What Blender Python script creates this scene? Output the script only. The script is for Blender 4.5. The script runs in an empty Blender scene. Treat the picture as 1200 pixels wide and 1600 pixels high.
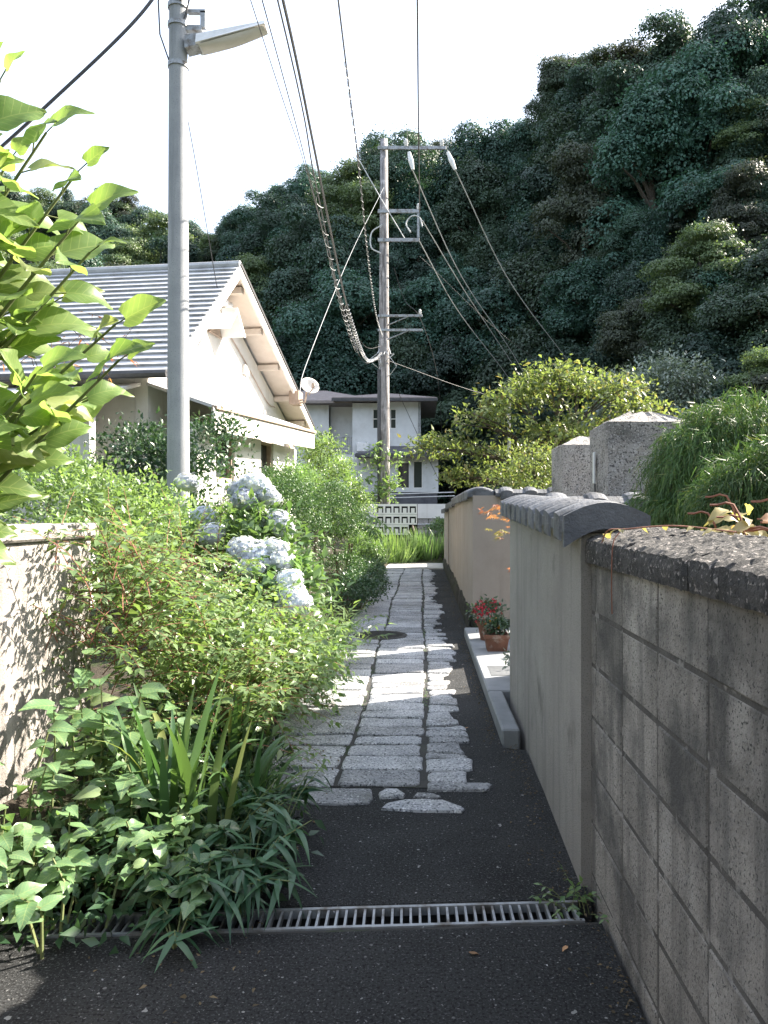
import bpy, math, random
import numpy as np
from mathutils import Vector, Matrix

random.seed(7)
rng = np.random.default_rng(7)
R = math.radians
SC = bpy.context.scene
COL = SC.collection

# ------------------------------------------------------------------ camera, sky, sun, exposure
cam_d = bpy.data.cameras.new('camera')
cam = bpy.data.objects.new('camera', cam_d)
COL.objects.link(cam)
cam.location = (0, 0, 1.5)
cam.rotation_euler = (R(90), 0, 0)
cam_d.sensor_width = 36
cam_d.lens = 27
cam_d.shift_x = -0.0375
cam_d.shift_y = 0.003
cam_d.clip_start = 0.05
cam_d.clip_end = 3000
SC.camera = cam

SUN_AZ, SUN_EL = 62.0, 36.0          # azimuth clockwise from +Y
world = bpy.data.worlds.new('World')
SC.world = world
world.use_nodes = True
wn = world.node_tree
bg = wn.nodes['Background']
sky = wn.nodes.new('ShaderNodeTexSky')
sky.sky_type = 'NISHITA'
sky.sun_disc = False
sky.sun_elevation = R(SUN_EL)
sky.sun_rotation = R(SUN_AZ)
sky.air_density = 1.0
sky.dust_density = 2.5
sky.ozone_density = 1.0
# bright hazy summer sky: the clear-sky colours washed with an even white haze
hz = wn.nodes.new('ShaderNodeMix'); hz.data_type = 'RGBA'
hz.inputs['Factor'].default_value = 0.6
hz.inputs['B'].default_value = (2.35, 2.5, 2.75, 1)
wn.links.new(sky.outputs['Color'], hz.inputs['A'])
wn.links.new(hz.outputs['Result'], bg.inputs['Color'])
bg.inputs['Strength'].default_value = 0.15

sun_d = bpy.data.lights.new('sun', 'SUN')
sun = bpy.data.objects.new('sun', sun_d)
COL.objects.link(sun)
sun_d.energy = 5.0
sun_d.angle = R(0.5)
sun_d.color = (1.0, 0.91, 0.78)
_s = Vector((math.sin(R(SUN_AZ)) * math.cos(R(SUN_EL)), math.cos(R(SUN_AZ)) * math.cos(R(SUN_EL)), math.sin(R(SUN_EL))))
sun.rotation_euler = _s.to_track_quat('Z', 'Y').to_euler()
sun.location = (20, 8, 20)

SC.view_settings.view_transform = 'Standard'
SC.view_settings.look = 'None'
SC.view_settings.exposure = 2.25
SC.view_settings.gamma = 1.0

# ------------------------------------------------------------------ helpers: objects
def tag(o, label, cat, group=None):
    o['label'] = label
    o['category'] = cat
    if group: o['group'] = group
    return o

def thing(name, label, cat, loc=(0, 0, 0), rz=0, group=None):
    o = bpy.data.objects.new(name, None)
    COL.objects.link(o)
    o.empty_display_size = 0.2
    o.location = loc
    o.rotation_euler = (0, 0, rz)
    return tag(o, label, cat, group)

def link(name, me, mat=None, parent=None, loc=None, rot=None, scale=None):
    o = bpy.data.objects.new(name, me)
    COL.objects.link(o)
    if mat is not None and len(me.materials) == 0:
        me.materials.append(mat)
    if parent is not None: o.parent = parent
    if loc is not None: o.location = loc
    if rot is not None: o.rotation_euler = rot
    if scale is not None: o.scale = scale
    return o

def copy_tree(o, parent=None):
    c = o.copy()
    COL.objects.link(c)
    c.parent = parent
    for ch in o.children:
        copy_tree(ch, c)
    return c

class MB:
    """collects geometry for one mesh"""
    def __init__(s):
        s.v = []; s.f = []
    def add(s, vs, fs):
        n = len(s.v)
        s.v += [tuple(p) for p in vs]
        s.f += [tuple(i + n for i in f) for f in fs]
        return s
    def box(s, x0, x1, y0, y1, z0, z1, b=0.0):
        if b <= 0:
            vs = [(x, y, z) for z in (z0, z1) for y in (y0, y1) for x in (x0, x1)]
            return s.add(vs, [(0, 2, 3, 1), (4, 5, 7, 6), (0, 1, 5, 4), (2, 6, 7, 3), (0, 4, 6, 2), (1, 3, 7, 5)])
        def ring(xa, xb, ya, yb, z): return [(xa, ya, z), (xb, ya, z), (xb, yb, z), (xa, yb, z)]
        vs = []
        # chamfered box: 8-gon rings
        def oct_(xa, xb, ya, yb, z, c): return [(xa + c, ya, z), (xb - c, ya, z), (xb, ya + c, z), (xb, yb - c, z), (xb - c, yb, z), (xa + c, yb, z), (xa, yb - c, z), (xa, ya + c, z)]
        vs += oct_(x0 + b, x1 - b, y0 + b, y1 - b, z0, b * .3)
        vs += oct_(x0, x1, y0, y1, z0 + b, b)
        vs += oct_(x0, x1, y0, y1, z1 - b, b)
        vs += oct_(x0 + b, x1 - b, y0 + b, y1 - b, z1, b * .3)
        fs = [tuple(range(7, -1, -1)), tuple(range(24, 32))]
        for k in range(3):
            for i in range(8):
                j = (i + 1) % 8
                fs.append((k * 8 + i, k * 8 + j, k * 8 + 8 + j, k * 8 + 8 + i))
        return s.add(vs, fs)
    def prism(s, poly, z0, z1):
        n = len(poly)
        vs = [(x, y, z0) for x, y in poly] + [(x, y, z1) for x, y in poly]
        fs = [tuple(range(n - 1, -1, -1)), tuple(range(n, 2 * n))] + [(i, (i + 1) % n, n + (i + 1) % n, n + i) for i in range(n)]
        return s.add(vs, fs)
    def extrude(s, poly3, d):
        """closed 3-D polygon swept by vector d"""
        n = len(poly3); d = Vector(d)
        vs = [tuple(p) for p in poly3] + [tuple(Vector(p) + d) for p in poly3]
        fs = [tuple(range(n - 1, -1, -1)), tuple(range(n, 2 * n))] + [(i, (i + 1) % n, n + (i + 1) % n, n + i) for i in range(n)]
        return s.add(vs, fs)
    def tube(s, pts, r, seg=6, cap=True):
        pts = [Vector(p) for p in pts]
        n = len(pts)
        rs = r if hasattr(r, '__len__') else [r] * n
        vs = []; fs = []
        up = Vector((0, 0, 1))
        t0 = (pts[1] - pts[0]).normalized()
        a = t0.cross(up)
        if a.length < 1e-3: a = t0.cross(Vector((1, 0, 0)))
        a.normalize()
        for i in range(n):
            t = (pts[min(i + 1, n - 1)] - pts[max(i - 1, 0)]).normalized()
            a = (a - t * a.dot(t))
            if a.length < 1e-5: a = t.orthogonal()
            a.normalize()
            b = t.cross(a)
            for k in range(seg):
                th = 2 * math.pi * k / seg
                vs.append(pts[i] + (a * math.cos(th) + b * math.sin(th)) * rs[i])
        for i in range(n - 1):
            for k in range(seg):
                k2 = (k + 1) % seg
                fs.append((i * seg + k, i * seg + k2, (i + 1) * seg + k2, (i + 1) * seg + k))
        if cap:
            fs.append(tuple(range(seg - 1, -1, -1)))
            fs.append(tuple((n - 1) * seg + k for k in range(seg)))
        return s.add(vs, fs)
    def lathe(s, prof, c=(0, 0, 0), seg=20):
        vs = []; fs = []
        for r, z in prof:
            for k in range(seg):
                th = 2 * math.pi * k / seg
                vs.append((c[0] + r * math.cos(th), c[1] + r * math.sin(th), c[2] + z))
        for i in range(len(prof) - 1):
            for k in range(seg):
                k2 = (k + 1) % seg
                fs.append((i * seg + k, i * seg + k2, (i + 1) * seg + k2, (i + 1) * seg + k))
        fs.append(tuple(range(seg - 1, -1, -1)))
        fs.append(tuple((len(prof) - 1) * seg + k for k in range(seg)))
        return s.add(vs, fs)
    def mesh(s, name, smooth=False):
        me = bpy.data.meshes.new(name)
        me.from_pydata(s.v, [], s.f)
        me.update()
        if smooth:
            me.polygons.foreach_set('use_smooth', [True] * len(me.polygons))
        return me
    def build(s, name, mat, parent=None, smooth=False, **k):
        return link(name, s.mesh(name, smooth), mat, parent, **k)

def np_mesh(name, V, F, smooth=False):
    """V (n,3), F (m,k) same-size polygons"""
    me = bpy.data.meshes.new(name)
    m, k = F.shape
    me.vertices.add(len(V)); me.vertices.foreach_set('co', V.astype(np.float32).ravel())
    me.loops.add(m * k); me.loops.foreach_set('vertex_index', F.astype(np.int32).ravel())
    me.polygons.add(m)
    me.polygons.foreach_set('loop_start', np.arange(0, m * k, k, dtype=np.int32))
    me.polygons.foreach_set('loop_total', np.full(m, k, dtype=np.int32))
    if smooth: me.polygons.foreach_set('use_smooth', np.ones(m, dtype=bool))
    me.update(calc_edges=True)
    return me

def unit(a):
    return a / np.maximum(np.linalg.norm(a, axis=-1, keepdims=True), 1e-9)

def cloud(name, tmpl, pos, dirs, norms, size, width=None):
    tv, tf = tmpl
    y = unit(dirs); z = norms - (norms * y).sum(1, keepdims=True) * y
    z = unit(z + 1e-4); x = np.cross(y, z)
    n, k = len(pos), len(tv)
    size = np.asarray(size).reshape(-1, 1, 1) * np.ones((n, 1, 1))
    w = size if width is None else np.asarray(width).reshape(-1, 1, 1) * np.ones((n, 1, 1))
    V = pos[:, None, :] + w * tv[None, :, 0:1] * x[:, None, :] + size * (tv[None, :, 1:2] * y[:, None, :] + tv[None, :, 2:3] * z[:, None, :])
    F = (tf[None] + (np.arange(n) * k)[:, None, None]).reshape(-1, tf.shape[1])
    return np_mesh(name, V.reshape(-1, 3), F)

# leaf templates: length 1 along +Y, face +Z
T_RHOMB = (np.array([(0, 0, 0), (.32, .45, .05), (0, 1, -.06), (-.32, .45, .05)]), np.array([(0, 1, 2, 3)]))
T_LEAF = (np.array([(0, 0, 0), (.24, .38, .07), (0, 1, -.12), (-.24, .38, .07), (0, .42, 0)]), np.array([(0, 1, 4), (1, 2, 4), (2, 3, 4), (3, 0, 4)]))
T_LANCE = (np.array([(0, 0, 0), (.11, .32, .03), (0, 1, -.16), (-.11, .32, .03), (0, .4, .0)]), np.array([(0, 1, 4), (1, 2, 4), (2, 3, 4), (3, 0, 4)]))
T_BLADE = (np.array([(-.5, 0, 0), (.5, 0, 0), (-.5, .45, .03), (.5, .45, .03), (-.3, .8, -.06), (.3, .8, -.06), (0, 1, -.2), (.01, 1, -.2)]),
           np.array([(0, 1, 3, 2), (2, 3, 5, 4), (4, 5, 7, 6)]))
T_NEEDLE = (np.array([(-.5, 0, 0), (.5, 0, 0), (0, 1, -.15)]), np.array([(0, 1, 2)]))

def leaf_mesh(name, outline, rows=9, cols=3, fold=.18, droop=.25, wave=.02, length=1.0, seed=0):
    """one big leaf: outline(t) = half width; length along +Y, blade folded along its midrib and drooping"""
    r = random.Random(seed)
    vs = []; fs = []
    nc = 2 * cols + 1
    ph = r.uniform(0, 6)
    for i in range(rows + 1):
        t = i / rows
        w = max(outline(t), .004)
        for j in range(nc):
            q = (j - cols) / cols
            x = q * w
            z = abs(q) * w * fold - droop * t * t + wave * math.sin(ph + 9 * t + 3 * q) * abs(q)
            y = t * (1 - .12 * droop * t) + (.06 * abs(q) * (1 if t < .2 else 0) * -1)
            vs.append((x * length, y * length, z * length))
    for i in range(rows):
        for j in range(nc - 1):
            a = i * nc + j
            fs.append((a, a + 1, a + nc + 1, a + nc))
    return MB().add(vs, fs).mesh(name, True)

def rot_to(d, n):
    y = Vector(d).normalized(); z = Vector(n); z = z - y * z.dot(y)
    if z.length < 1e-4: z = y.orthogonal()
    z.normalize(); x = y.cross(z)
    return Matrix((x, y, z)).transposed().to_euler()

def catmull(pts, n=8):
    P = [Vector(p) for p in pts]
    P = [P[0] * 2 - P[1]] + P + [P[-1] * 2 - P[-2]]
    out = []
    for i in range(1, len(P) - 2):
        for k in range(n):
            t = k / n
            a, b, c, d = P[i - 1], P[i], P[i + 1], P[i + 2]
            out.append(.5 * ((2 * b) + (c - a) * t + (2 * a - 5 * b + 4 * c - d) * t * t + (3 * b - a - 3 * c + d) * t ** 3))
    out.append(P[-2])
    return out

# ------------------------------------------------------------------ helpers: materials
def new_mat(name):
    m = bpy.data.materials.new(name); m.use_nodes = True
    nt = m.node_tree; nt.nodes.clear()
    out = nt.nodes.new('ShaderNodeOutputMaterial')
    return m, nt, out

def nd(nt, t, **k):
    n = nt.nodes.new(t)
    for a, b in k.items(): setattr(n, a, b)
    return n

def noise(nt, co, scale, detail=4, rough=.6):
    n = nd(nt, 'ShaderNodeTexNoise'); n.inputs['Scale'].default_value = scale
    n.inputs['Detail'].default_value = detail; n.inputs['Roughness'].default_value = rough
    nt.links.new(co, n.inputs['Vector']); return n.outputs['Fac']

def ramp(nt, fac, stops):
    r = nd(nt, 'ShaderNodeValToRGB')
    e = r.color_ramp.elements
    while len(e) < len(stops): e.new(.5)
    for x, (p, c) in zip(e, stops):
        x.position = p; x.color = (c[0], c[1], c[2], 1) if hasattr(c, '__len__') else (c, c, c, 1)
    nt.links.new(fac, r.inputs['Fac']); return r.outputs['Color']

def mix(nt, fac, a, b, mode='MIX'):
    m = nd(nt, 'ShaderNodeMix', data_type='RGBA', blend_type=mode)
    for s, v in ((m.inputs['Factor'], fac), (m.inputs['A'], a), (m.inputs['B'], b)):
        if isinstance(v, (int, float)): s.default_value = v
        elif isinstance(v, tuple): s.default_value = (*v, 1) if len(v) == 3 else v
        else: nt.links.new(v, s)
    return m.outputs['Result']

def solid(name, c1, c2, scale=6, rough=.8, bump=.15, bscale=60, speck=None, stain=None, obj_var=0.0, metal=0, streak=None, spec=.3):
    """weathered solid: two-tone noise, optional specks (colour, scale, threshold), stain (colour, scale, lo, hi), vertical streaks"""
    m, nt, out = new_mat(name)
    b = nd(nt, 'ShaderNodeBsdfPrincipled')
    geo = nd(nt, 'ShaderNodeNewGeometry')
    co = geo.outputs['Position']
    col = ramp(nt, noise(nt, co, scale, 6), [(.3, c1), (.7, c2)])
    if stain:
        for sc_, ss, lo, hi in (stain if isinstance(stain, list) else [stain]):
            f = ramp(nt, noise(nt, co, ss, 5, .65), [(lo, 0), (hi, 1)])
            col = mix(nt, f, col, sc_)
    if streak:
        mp = nd(nt, 'ShaderNodeMapping'); mp.inputs['Scale'].default_value = (streak[1], streak[1], streak[1] * .08)
        nt.links.new(co, mp.inputs['Vector'])
        f = ramp(nt, noise(nt, mp.outputs['Vector'], 1, 5, .6), [(streak[2], 0), (streak[3], 1)])
        col = mix(nt, f, col, streak[0])
    if speck:
        for sc_, ss, lo, hi in (speck if isinstance(speck, list) else [speck]):
            f = ramp(nt, noise(nt, co, ss, 2, .5), [(lo, 0), (hi, 1)])
            col = mix(nt, f, col, sc_)
    if obj_var:
        oi = nd(nt, 'ShaderNodeObjectInfo')
        mr = nd(nt, 'ShaderNodeMapRange'); mr.inputs['To Min'].default_value = 1 - obj_var; mr.inputs['To Max'].default_value = 1 + obj_var
        nt.links.new(oi.outputs['Random'], mr.inputs['Value'])
        col = mix(nt, 1.0, col, mr.outputs['Result'], 'MULTIPLY')
    nt.links.new(col, b.inputs['Base Color'])
    b.inputs['Roughness'].default_value = rough
    b.inputs['Metallic'].default_value = metal
    b.inputs['Specular IOR Level'].default_value = spec
    if bump:
        bp = nd(nt, 'ShaderNodeBump'); bp.inputs['Strength'].default_value = min(1, bump * 3); bp.inputs['Distance'].default_value = .02 * bump * 3
        nt.links.new(noise(nt, co, bscale, 6, .7), bp.inputs['Height'])
        nt.links.new(bp.outputs['Normal'], b.inputs['Normal'])
    nt.links.new(b.outputs['BSDF'], out.inputs['Surface'])
    return m

def leafy(name, c1, c2, trans=.35, rough=.45, spec=.4, c3=None, vein=False, tone=(.85, 1.15), hue=None):
    m, nt, out = new_mat(name)
    geo = nd(nt, 'ShaderNodeNewGeometry'); oi = nd(nt, 'ShaderNodeObjectInfo')
    ad = nd(nt, 'ShaderNodeMath', operation='ADD'); fr = nd(nt, 'ShaderNodeMath', operation='FRACT')
    nt.links.new(geo.outputs['Random Per Island'], ad.inputs[0]); nt.links.new(oi.outputs['Random'], ad.inputs[1])
    nt.links.new(ad.outputs[0], fr.inputs[0])
    st = [(0, c1), (.85, c2)] + ([(1, c3)] if c3 else [])
    col = ramp(nt, fr.outputs[0], st)
    f = ramp(nt, noise(nt, geo.outputs['Position'], 1.2, 3), [(.35, .75), (.65, 1.15)])
    col = mix(nt, 1.0, col, f, 'MULTIPLY')
    mr = nd(nt, 'ShaderNodeMapRange'); mr.inputs['To Min'].default_value = tone[0]; mr.inputs['To Max'].default_value = tone[1]
    nt.links.new(oi.outputs['Random'], mr.inputs['Value'])
    col = mix(nt, 1.0, col, mr.outputs['Result'], 'MULTIPLY')
    if hue:
        q1 = nd(nt, 'ShaderNodeMath', operation='MULTIPLY'); nt.links.new(oi.outputs['Random'], q1.inputs[0]); q1.inputs[1].default_value = 7.31
        q2 = nd(nt, 'ShaderNodeMath', operation='FRACT'); nt.links.new(q1.outputs[0], q2.inputs[0])
        col = mix(nt, ramp(nt, q2.outputs[0], [(.55, 0), (1, .75)]), col, hue)
    if vein:
        tc = nd(nt, 'ShaderNodeTexCoord')
        sx = nd(nt, 'ShaderNodeSeparateXYZ'); nt.links.new(tc.outputs['Object'], sx.inputs[0])
        ab = nd(nt, 'ShaderNodeMath', operation='ABSOLUTE'); nt.links.new(sx.outputs['X'], ab.inputs[0])
        sb = nd(nt, 'ShaderNodeMath', operation='MULTIPLY_ADD'); nt.links.new(ab.outputs[0], sb.inputs[0]); sb.inputs[1].default_value = -.8; nt.links.new(sx.outputs['Y'], sb.inputs[2])
        ml = nd(nt, 'ShaderNodeMath', operation='MULTIPLY'); nt.links.new(sb.outputs[0], ml.inputs[0]); ml.inputs[1].default_value = vein
        f2 = nd(nt, 'ShaderNodeMath', operation='FRACT'); nt.links.new(ml.outputs[0], f2.inputs[0])
        vf = ramp(nt, f2.outputs[0], [(0, 1), (.13, 0)])
        mf = ramp(nt, ab.outputs[0], [(0, 1), (.016, 0)])
        mx = nd(nt, 'ShaderNodeMath', operation='MAXIMUM'); nt.links.new(vf, mx.inputs[0]); nt.links.new(mf, mx.inputs[1])
        m5 = nd(nt, 'ShaderNodeMath', operation='MULTIPLY'); nt.links.new(mx.outputs[0], m5.inputs[0]); m5.inputs[1].default_value = .6
        col = mix(nt, m5.outputs[0], col, (.36, .42, .16))
    b = nd(nt, 'ShaderNodeBsdfPrincipled'); b.inputs['Roughness'].default_value = rough
    b.inputs['Specular IOR Level'].default_value = spec
    nt.links.new(col, b.inputs['Base Color'])
    tr = nd(nt, 'ShaderNodeBsdfTranslucent')
    tcol = mix(nt, 1.0, col, (1.35, 1.4, .75), 'MULTIPLY')
    nt.links.new(tcol, tr.inputs['Color'])
    ms = nd(nt, 'ShaderNodeMixShader'); ms.inputs[0].default_value = trans
    nt.links.new(b.outputs[0], ms.inputs[1]); nt.links.new(tr.outputs[0], ms.inputs[2])
    nt.links.new(ms.outputs[0], out.inputs['Surface'])
    return m

def glassy(name, c, rough=.08):
    m, nt, out = new_mat(name)
    b = nd(nt, 'ShaderNodeBsdfPrincipled')
    b.inputs['Base Color'].default_value = (*c, 1); b.inputs['Roughness'].default_value = rough
    b.inputs['Specular IOR Level'].default_value = .6
    nt.links.new(b.outputs[0], out.inputs['Surface'])
    return m

M = {}
M['asphalt'] = solid('asphalt', (.026, .028, .030), (.050, .052, .054), 2.6, .9, .5, 120,
                     speck=[((.085, .088, .092), 120, .55, .62), ((.012, .012, .013), 90, .56, .62), ((.24, .24, .24), 70, .665, .69), ((.40, .40, .39), 23, .72, .73)], stain=[((.014, .015, .017), .9, .5, .66), ((.07, .068, .062), 1.6, .60, .76)])
M['mortar'] = solid('mortar', (.04, .04, .04), (.08, .078, .072), 5, .95, .3, 110, stain=((.03, .05, .02), 2.5, .58, .66))
M['joint'] = solid('dark_joint', (.06, .057, .054), (.13, .124, .115), 9, .95, .3, 80, speck=((.26, .25, .235), 14, .60, .68))
M['granite'] = solid('granite', (.28, .29, .31), (.44, .44, .45), 5, .75, .3, 55,
                     speck=[((.09, .095, .105), 75, .55, .62), ((.62, .62, .63), 60, .60, .66)], obj_var=.28, stain=((.20, .205, .20), 2.3, .50, .70))
M['granite_rough'] = solid('granite_rough', (.31, .29, .275), (.45, .425, .405), 7, .85, .7, 34,
                           speck=[((.10, .095, .095), 62, .55, .62), ((.60, .57, .55), 80, .60, .66)], stain=((.13, .13, .125), 2.2, .5, .7))
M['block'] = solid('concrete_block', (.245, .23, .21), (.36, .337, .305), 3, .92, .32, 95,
                   stain=[((.10, .098, .094), 2.6, .44, .64), ((.40, .38, .35), 1.9, .55, .66)], speck=((.08, .078, .075), 120, .58, .66),  # the pale patches imitate dappled light; the dark ones are weathering
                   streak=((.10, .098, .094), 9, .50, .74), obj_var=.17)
M['cap'] = solid('cap_concrete', (.075, .072, .07), (.16, .152, .145), 6, .95, 1.0, 48, speck=[((.42, .38, .36), 70, .60, .66), ((.05, .05, .05), 45, .58, .64)], streak=((.05, .05, .05), 8, .5, .7))
M['plaster'] = solid('grey_plaster', (.29, .275, .255), (.36, .345, .32), 2, .92, .28, 210, speck=((.20, .19, .175), 190, .56, .64), streak=((.19, .185, .175), 5, .52, .76), stain=[((.235, .22, .205), .9, .50, .70), ((.17, .165, .15), 2.4, .60, .74)])
M['plaster_tan'] = solid('tan_plaster', (.30, .26, .225), (.37, .325, .285), 2, .92, .25, 180, streak=((.23, .20, .18), 5, .55, .8), speck=((.23, .20, .18), 170, .58, .66))
M['tile'] = solid('silver_tile', (.08, .086, .098), (.145, .152, .168), 9, .62, .25, 60, stain=((.055, .058, .062), 5, .48, .66), obj_var=.2, spec=.3)
M['moss_base'] = solid('mossy_base', (.035, .035, .03), (.11, .10, .085), 7, .95, .8, 30, streak=((.02, .02, .018), 14, .45, .6), stain=((.04, .06, .025), 4, .5, .62))
M['landing'] = solid('landing_concrete', (.17, .18, .19), (.26, .27, .28), 3, .85, .2, 80, stain=((.24, .25, .26), 4, .5, .7))
M['steel'] = solid('galvanised', (.24, .255, .27), (.36, .375, .39), 14, .5, .1, 60, stain=((.13, .115, .10), 9, .48, .66), metal=.55)
M['pole'] = solid('pole_concrete', (.27, .285, .305), (.36, .37, .385), 3, .8, .18, 90, streak=((.21, .22, .235), 10, .5, .75), speck=((.2, .21, .215), 120, .6, .68))
M['oldpole'] = solid('weathered_pole', (.20, .19, .19), (.34, .32, .32), 5, .85, .25, 40, streak=((.10, .09, .09), 16, .48, .62), stain=((.45, .42, .42), 3, .56, .66))
M['oldwall'] = solid('old_wall', (.33, .305, .285), (.43, .40, .375), 2, .9, .3, 70, streak=((.17, .155, .145), 9, .48, .70), stain=((.21, .195, .18), 2, .48, .68))
M['white'] = solid('white_render', (.68, .66, .63), (.77, .75, .72), 2, .85, .2, 120, stain=((.60, .57, .53), 1.5, .5, .75), streak=((.52, .47, .43), 4, .58, .82))
M['farwall'] = solid('far_render', (.56, .57, .58), (.64, .65, .66), 3, .85, .1, 60, stain=((.48, .48, .48), 1.2, .5, .75))
M['fascia'] = solid('fascia', (.66, .62, .58), (.74, .70, .66), 3, .7, .1, 50, streak=((.45, .40, .36), 6, .52, .75))
M['roofing'] = solid('roof_slate', (.40, .41, .43), (.50, .51, .53), 4, .6, .15, 60, stain=((.34, .34, .35), 5, .5, .7))
M['rooffar'] = solid('roof_brown', (.19, .16, .15), (.27, .235, .22), 4, .8, .2, 30)
M['roofdark'] = solid('roof_dark', (.07, .07, .085), (.12, .12, .135), 4, .7, .2, 30)
M['timber'] = solid('timber', (.30, .22, .17), (.42, .33, .27), 8, .75, .2, 60)
M['soffit'] = solid('soffit', (.56, .48, .42), (.64, .56, .50), 5, .8, .1, 60)
M['darkmetal'] = solid('dark_metal', (.05, .05, .055), (.09, .09, .095), 8, .5, .1, 60)
M['wire'] = solid('wire', (.05, .05, .055), (.08, .08, .085), 20, .55, .0)
M['wire_light'] = solid('bright_wire', (.42, .43, .44), (.55, .56, .57), 20, .5, .0)
M['insul'] = solid('porcelain', (.62, .62, .63), (.72, .72, .73), 20, .3, .0, spec=.6)
M['terracotta'] = solid('terracotta', (.13, .062, .042), (.21, .10, .068), 12, .85, .2, 60, stain=((.32, .25, .21), 9, .56, .7))
M['soil'] = solid('soil', (.035, .028, .02), (.075, .06, .045), 6, .98, .8, 25, stain=((.03, .045, .015), 2, .5, .65))
M['earth'] = solid('earth', (.05, .05, .03), (.09, .085, .05), 1.2, .98, .6, 9, stain=((.03, .05, .02), .6, .45, .6))
M['hill'] = solid('hill_floor', (.012, .022, .013), (.025, .04, .02), .4, .98, .5, 2)
M['glass'] = glassy('glass', (.025, .03, .035))
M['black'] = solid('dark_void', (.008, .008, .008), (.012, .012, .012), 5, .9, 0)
M['bark'] = solid('bark', (.06, .05, .04), (.12, .10, .08), 12, .95, .6, 30)
M['twig'] = solid('twig', (.10, .075, .05), (.17, .12, .08), 12, .9, .2, 50)
M['redtwig'] = solid('red_twig', (.16, .07, .05), (.26, .12, .08), 12, .8, .1, 50)
M['greenstem'] = solid('green_stem', (.10, .13, .05), (.17, .19, .08), 12, .7, .1, 50)
M['lampglass'] = solid('lamp_cover', (.60, .56, .52), (.66, .62, .58), 9, .5, .05)
M['deadleaf'] = solid('dead_leaf', (.22, .12, .06), (.36, .22, .12), 9, .8, .1, 60, obj_var=.4)
M['iron'] = solid('cast_iron', (.05, .048, .045), (.085, .08, .075), 20, .75, .5, 70)

# foliage colours
M['l_hill'] = leafy('forest_leaves', (.030, .066, .052), (.058, .105, .076), .22, .5, .4, tone=(.6, 1.35), hue=(.062, .090, .050))
M['l_hill2'] = leafy('forest_leaves_brown', (.046, .060, .044), (.078, .092, .062), .22, .55, .35, tone=(.6, 1.35), hue=(.062, .090, .050))
M['l_hill3'] = leafy('forest_leaves_teal', (.032, .080, .062), (.058, .124, .090), .22, .5, .4, tone=(.6, 1.35), hue=(.062, .090, .050))
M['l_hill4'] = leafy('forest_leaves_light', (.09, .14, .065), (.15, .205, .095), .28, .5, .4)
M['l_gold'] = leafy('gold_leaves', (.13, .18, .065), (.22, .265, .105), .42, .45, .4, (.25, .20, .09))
M['l_silver'] = leafy('silver_leaves', (.13, .175, .145), (.21, .25, .215), .25, .3, .7)
M['l_lime'] = leafy('lime_leaves', (.125, .205, .075), (.215, .305, .12), .40, .38, .5)
M['l_mid'] = leafy('mid_leaves', (.075, .145, .05), (.14, .22, .085), .35, .36, .5)
M['l_dark'] = leafy('dark_leaves', (.025, .062, .03), (.055, .105, .05), .25, .35, .5)
M['l_box'] = leafy('box_leaves', (.045, .105, .035), (.09, .165, .06), .25, .45, .4)
M['l_big'] = leafy('big_leaves', (.15, .24, .07), (.25, .35, .125), .58, .4, .45, (.32, .36, .16), vein=6.5)
M['l_broad'] = leafy('broad_leaves', (.085, .165, .075), (.15, .245, .115), .36, .28, .6, (.24, .31, .16), vein=8)
M['l_strap'] = leafy('strap_leaves', (.045, .105, .04), (.10, .175, .06), .3, .35, .5, (.22, .25, .09))
M['l_sasa'] = leafy('sasa_leaves', (.03, .085, .045), (.065, .14, .07), .3, .4, .45)
M['l_conifer'] = leafy('conifer_leaves', (.045, .10, .035), (.095, .165, .055), .25, .5, .35, (.20, .22, .09))
M['l_dry'] = leafy('dry_leaves', (.07, .055, .035), (.17, .13, .08), .2, .8, .2)
M['l_creeper'] = leafy('creeper_leaves', (.26, .23, .10), (.36, .30, .15), .42, .45, .4, (.34, .14, .08))
M['l_red'] = leafy('red_leaves', (.34, .10, .06), (.42, .20, .10), .42, .5, .3)
M['p_blue'] = leafy('blue_petals', (.50, .53, .69), (.62, .65, .77), .3, .6, .2)
M['p_red'] = leafy('red_petals', (.48, .03, .075), (.60, .09, .13), .3, .5, .3)
M['p_orange'] = leafy('orange_petals', (.62, .26, .02), (.70, .36, .04), .3, .5, .3)

# ------------------------------------------------------------------ plant generators
def rand_dirs(n):
    return unit(rng.normal(size=(n, 3)))

def clump_leaves(vols, n_clump, per, size, sigma, shell=.25, droop=.15, out=.7, up=.6, zmin=-9, on=.5, nr=.45):
    """leaves gathered in clumps over the surface of ellipsoids; returns pos, dir, norm, size"""
    w = np.array([v[1][0] * v[1][1] + v[1][1] * v[1][2] + v[1][0] * v[1][2] for v in vols]); w = w / w.sum()
    ids = rng.choice(len(vols), n_clump, p=w)
    C = np.array([v[0] for v in vols])[ids]; RR = np.array([v[1] for v in vols])[ids]
    d = rand_dirs(n_clump); d[:, 2] = np.where(d[:, 2] < -.35, -d[:, 2], d[:, 2])
    rad = 1 - shell * rng.random(n_clump) ** 1.4 + rng.normal(size=n_clump) * .05
    cc = C + RR * d * rad[:, None]
    csz = rng.uniform(.6, 1.35, n_clump)
    P = np.repeat(cc, per, 0) + rng.normal(size=(n_clump * per, 3)) * sigma * np.repeat(csz, per)[:, None] * np.array([1, 1, .7])
    O = np.repeat(d, per, 0)
    D = O * out + rng.normal(size=P.shape) * .6 + np.array([0, 0, -droop])
    N = O * on + np.array([0, 0, up]) + rng.normal(size=P.shape) * nr
    S = size * rng.uniform(.65, 1.3, len(P))
    k = P[:, 2] > zmin
    return P[k], D[k], N[k], S[k]

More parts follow.
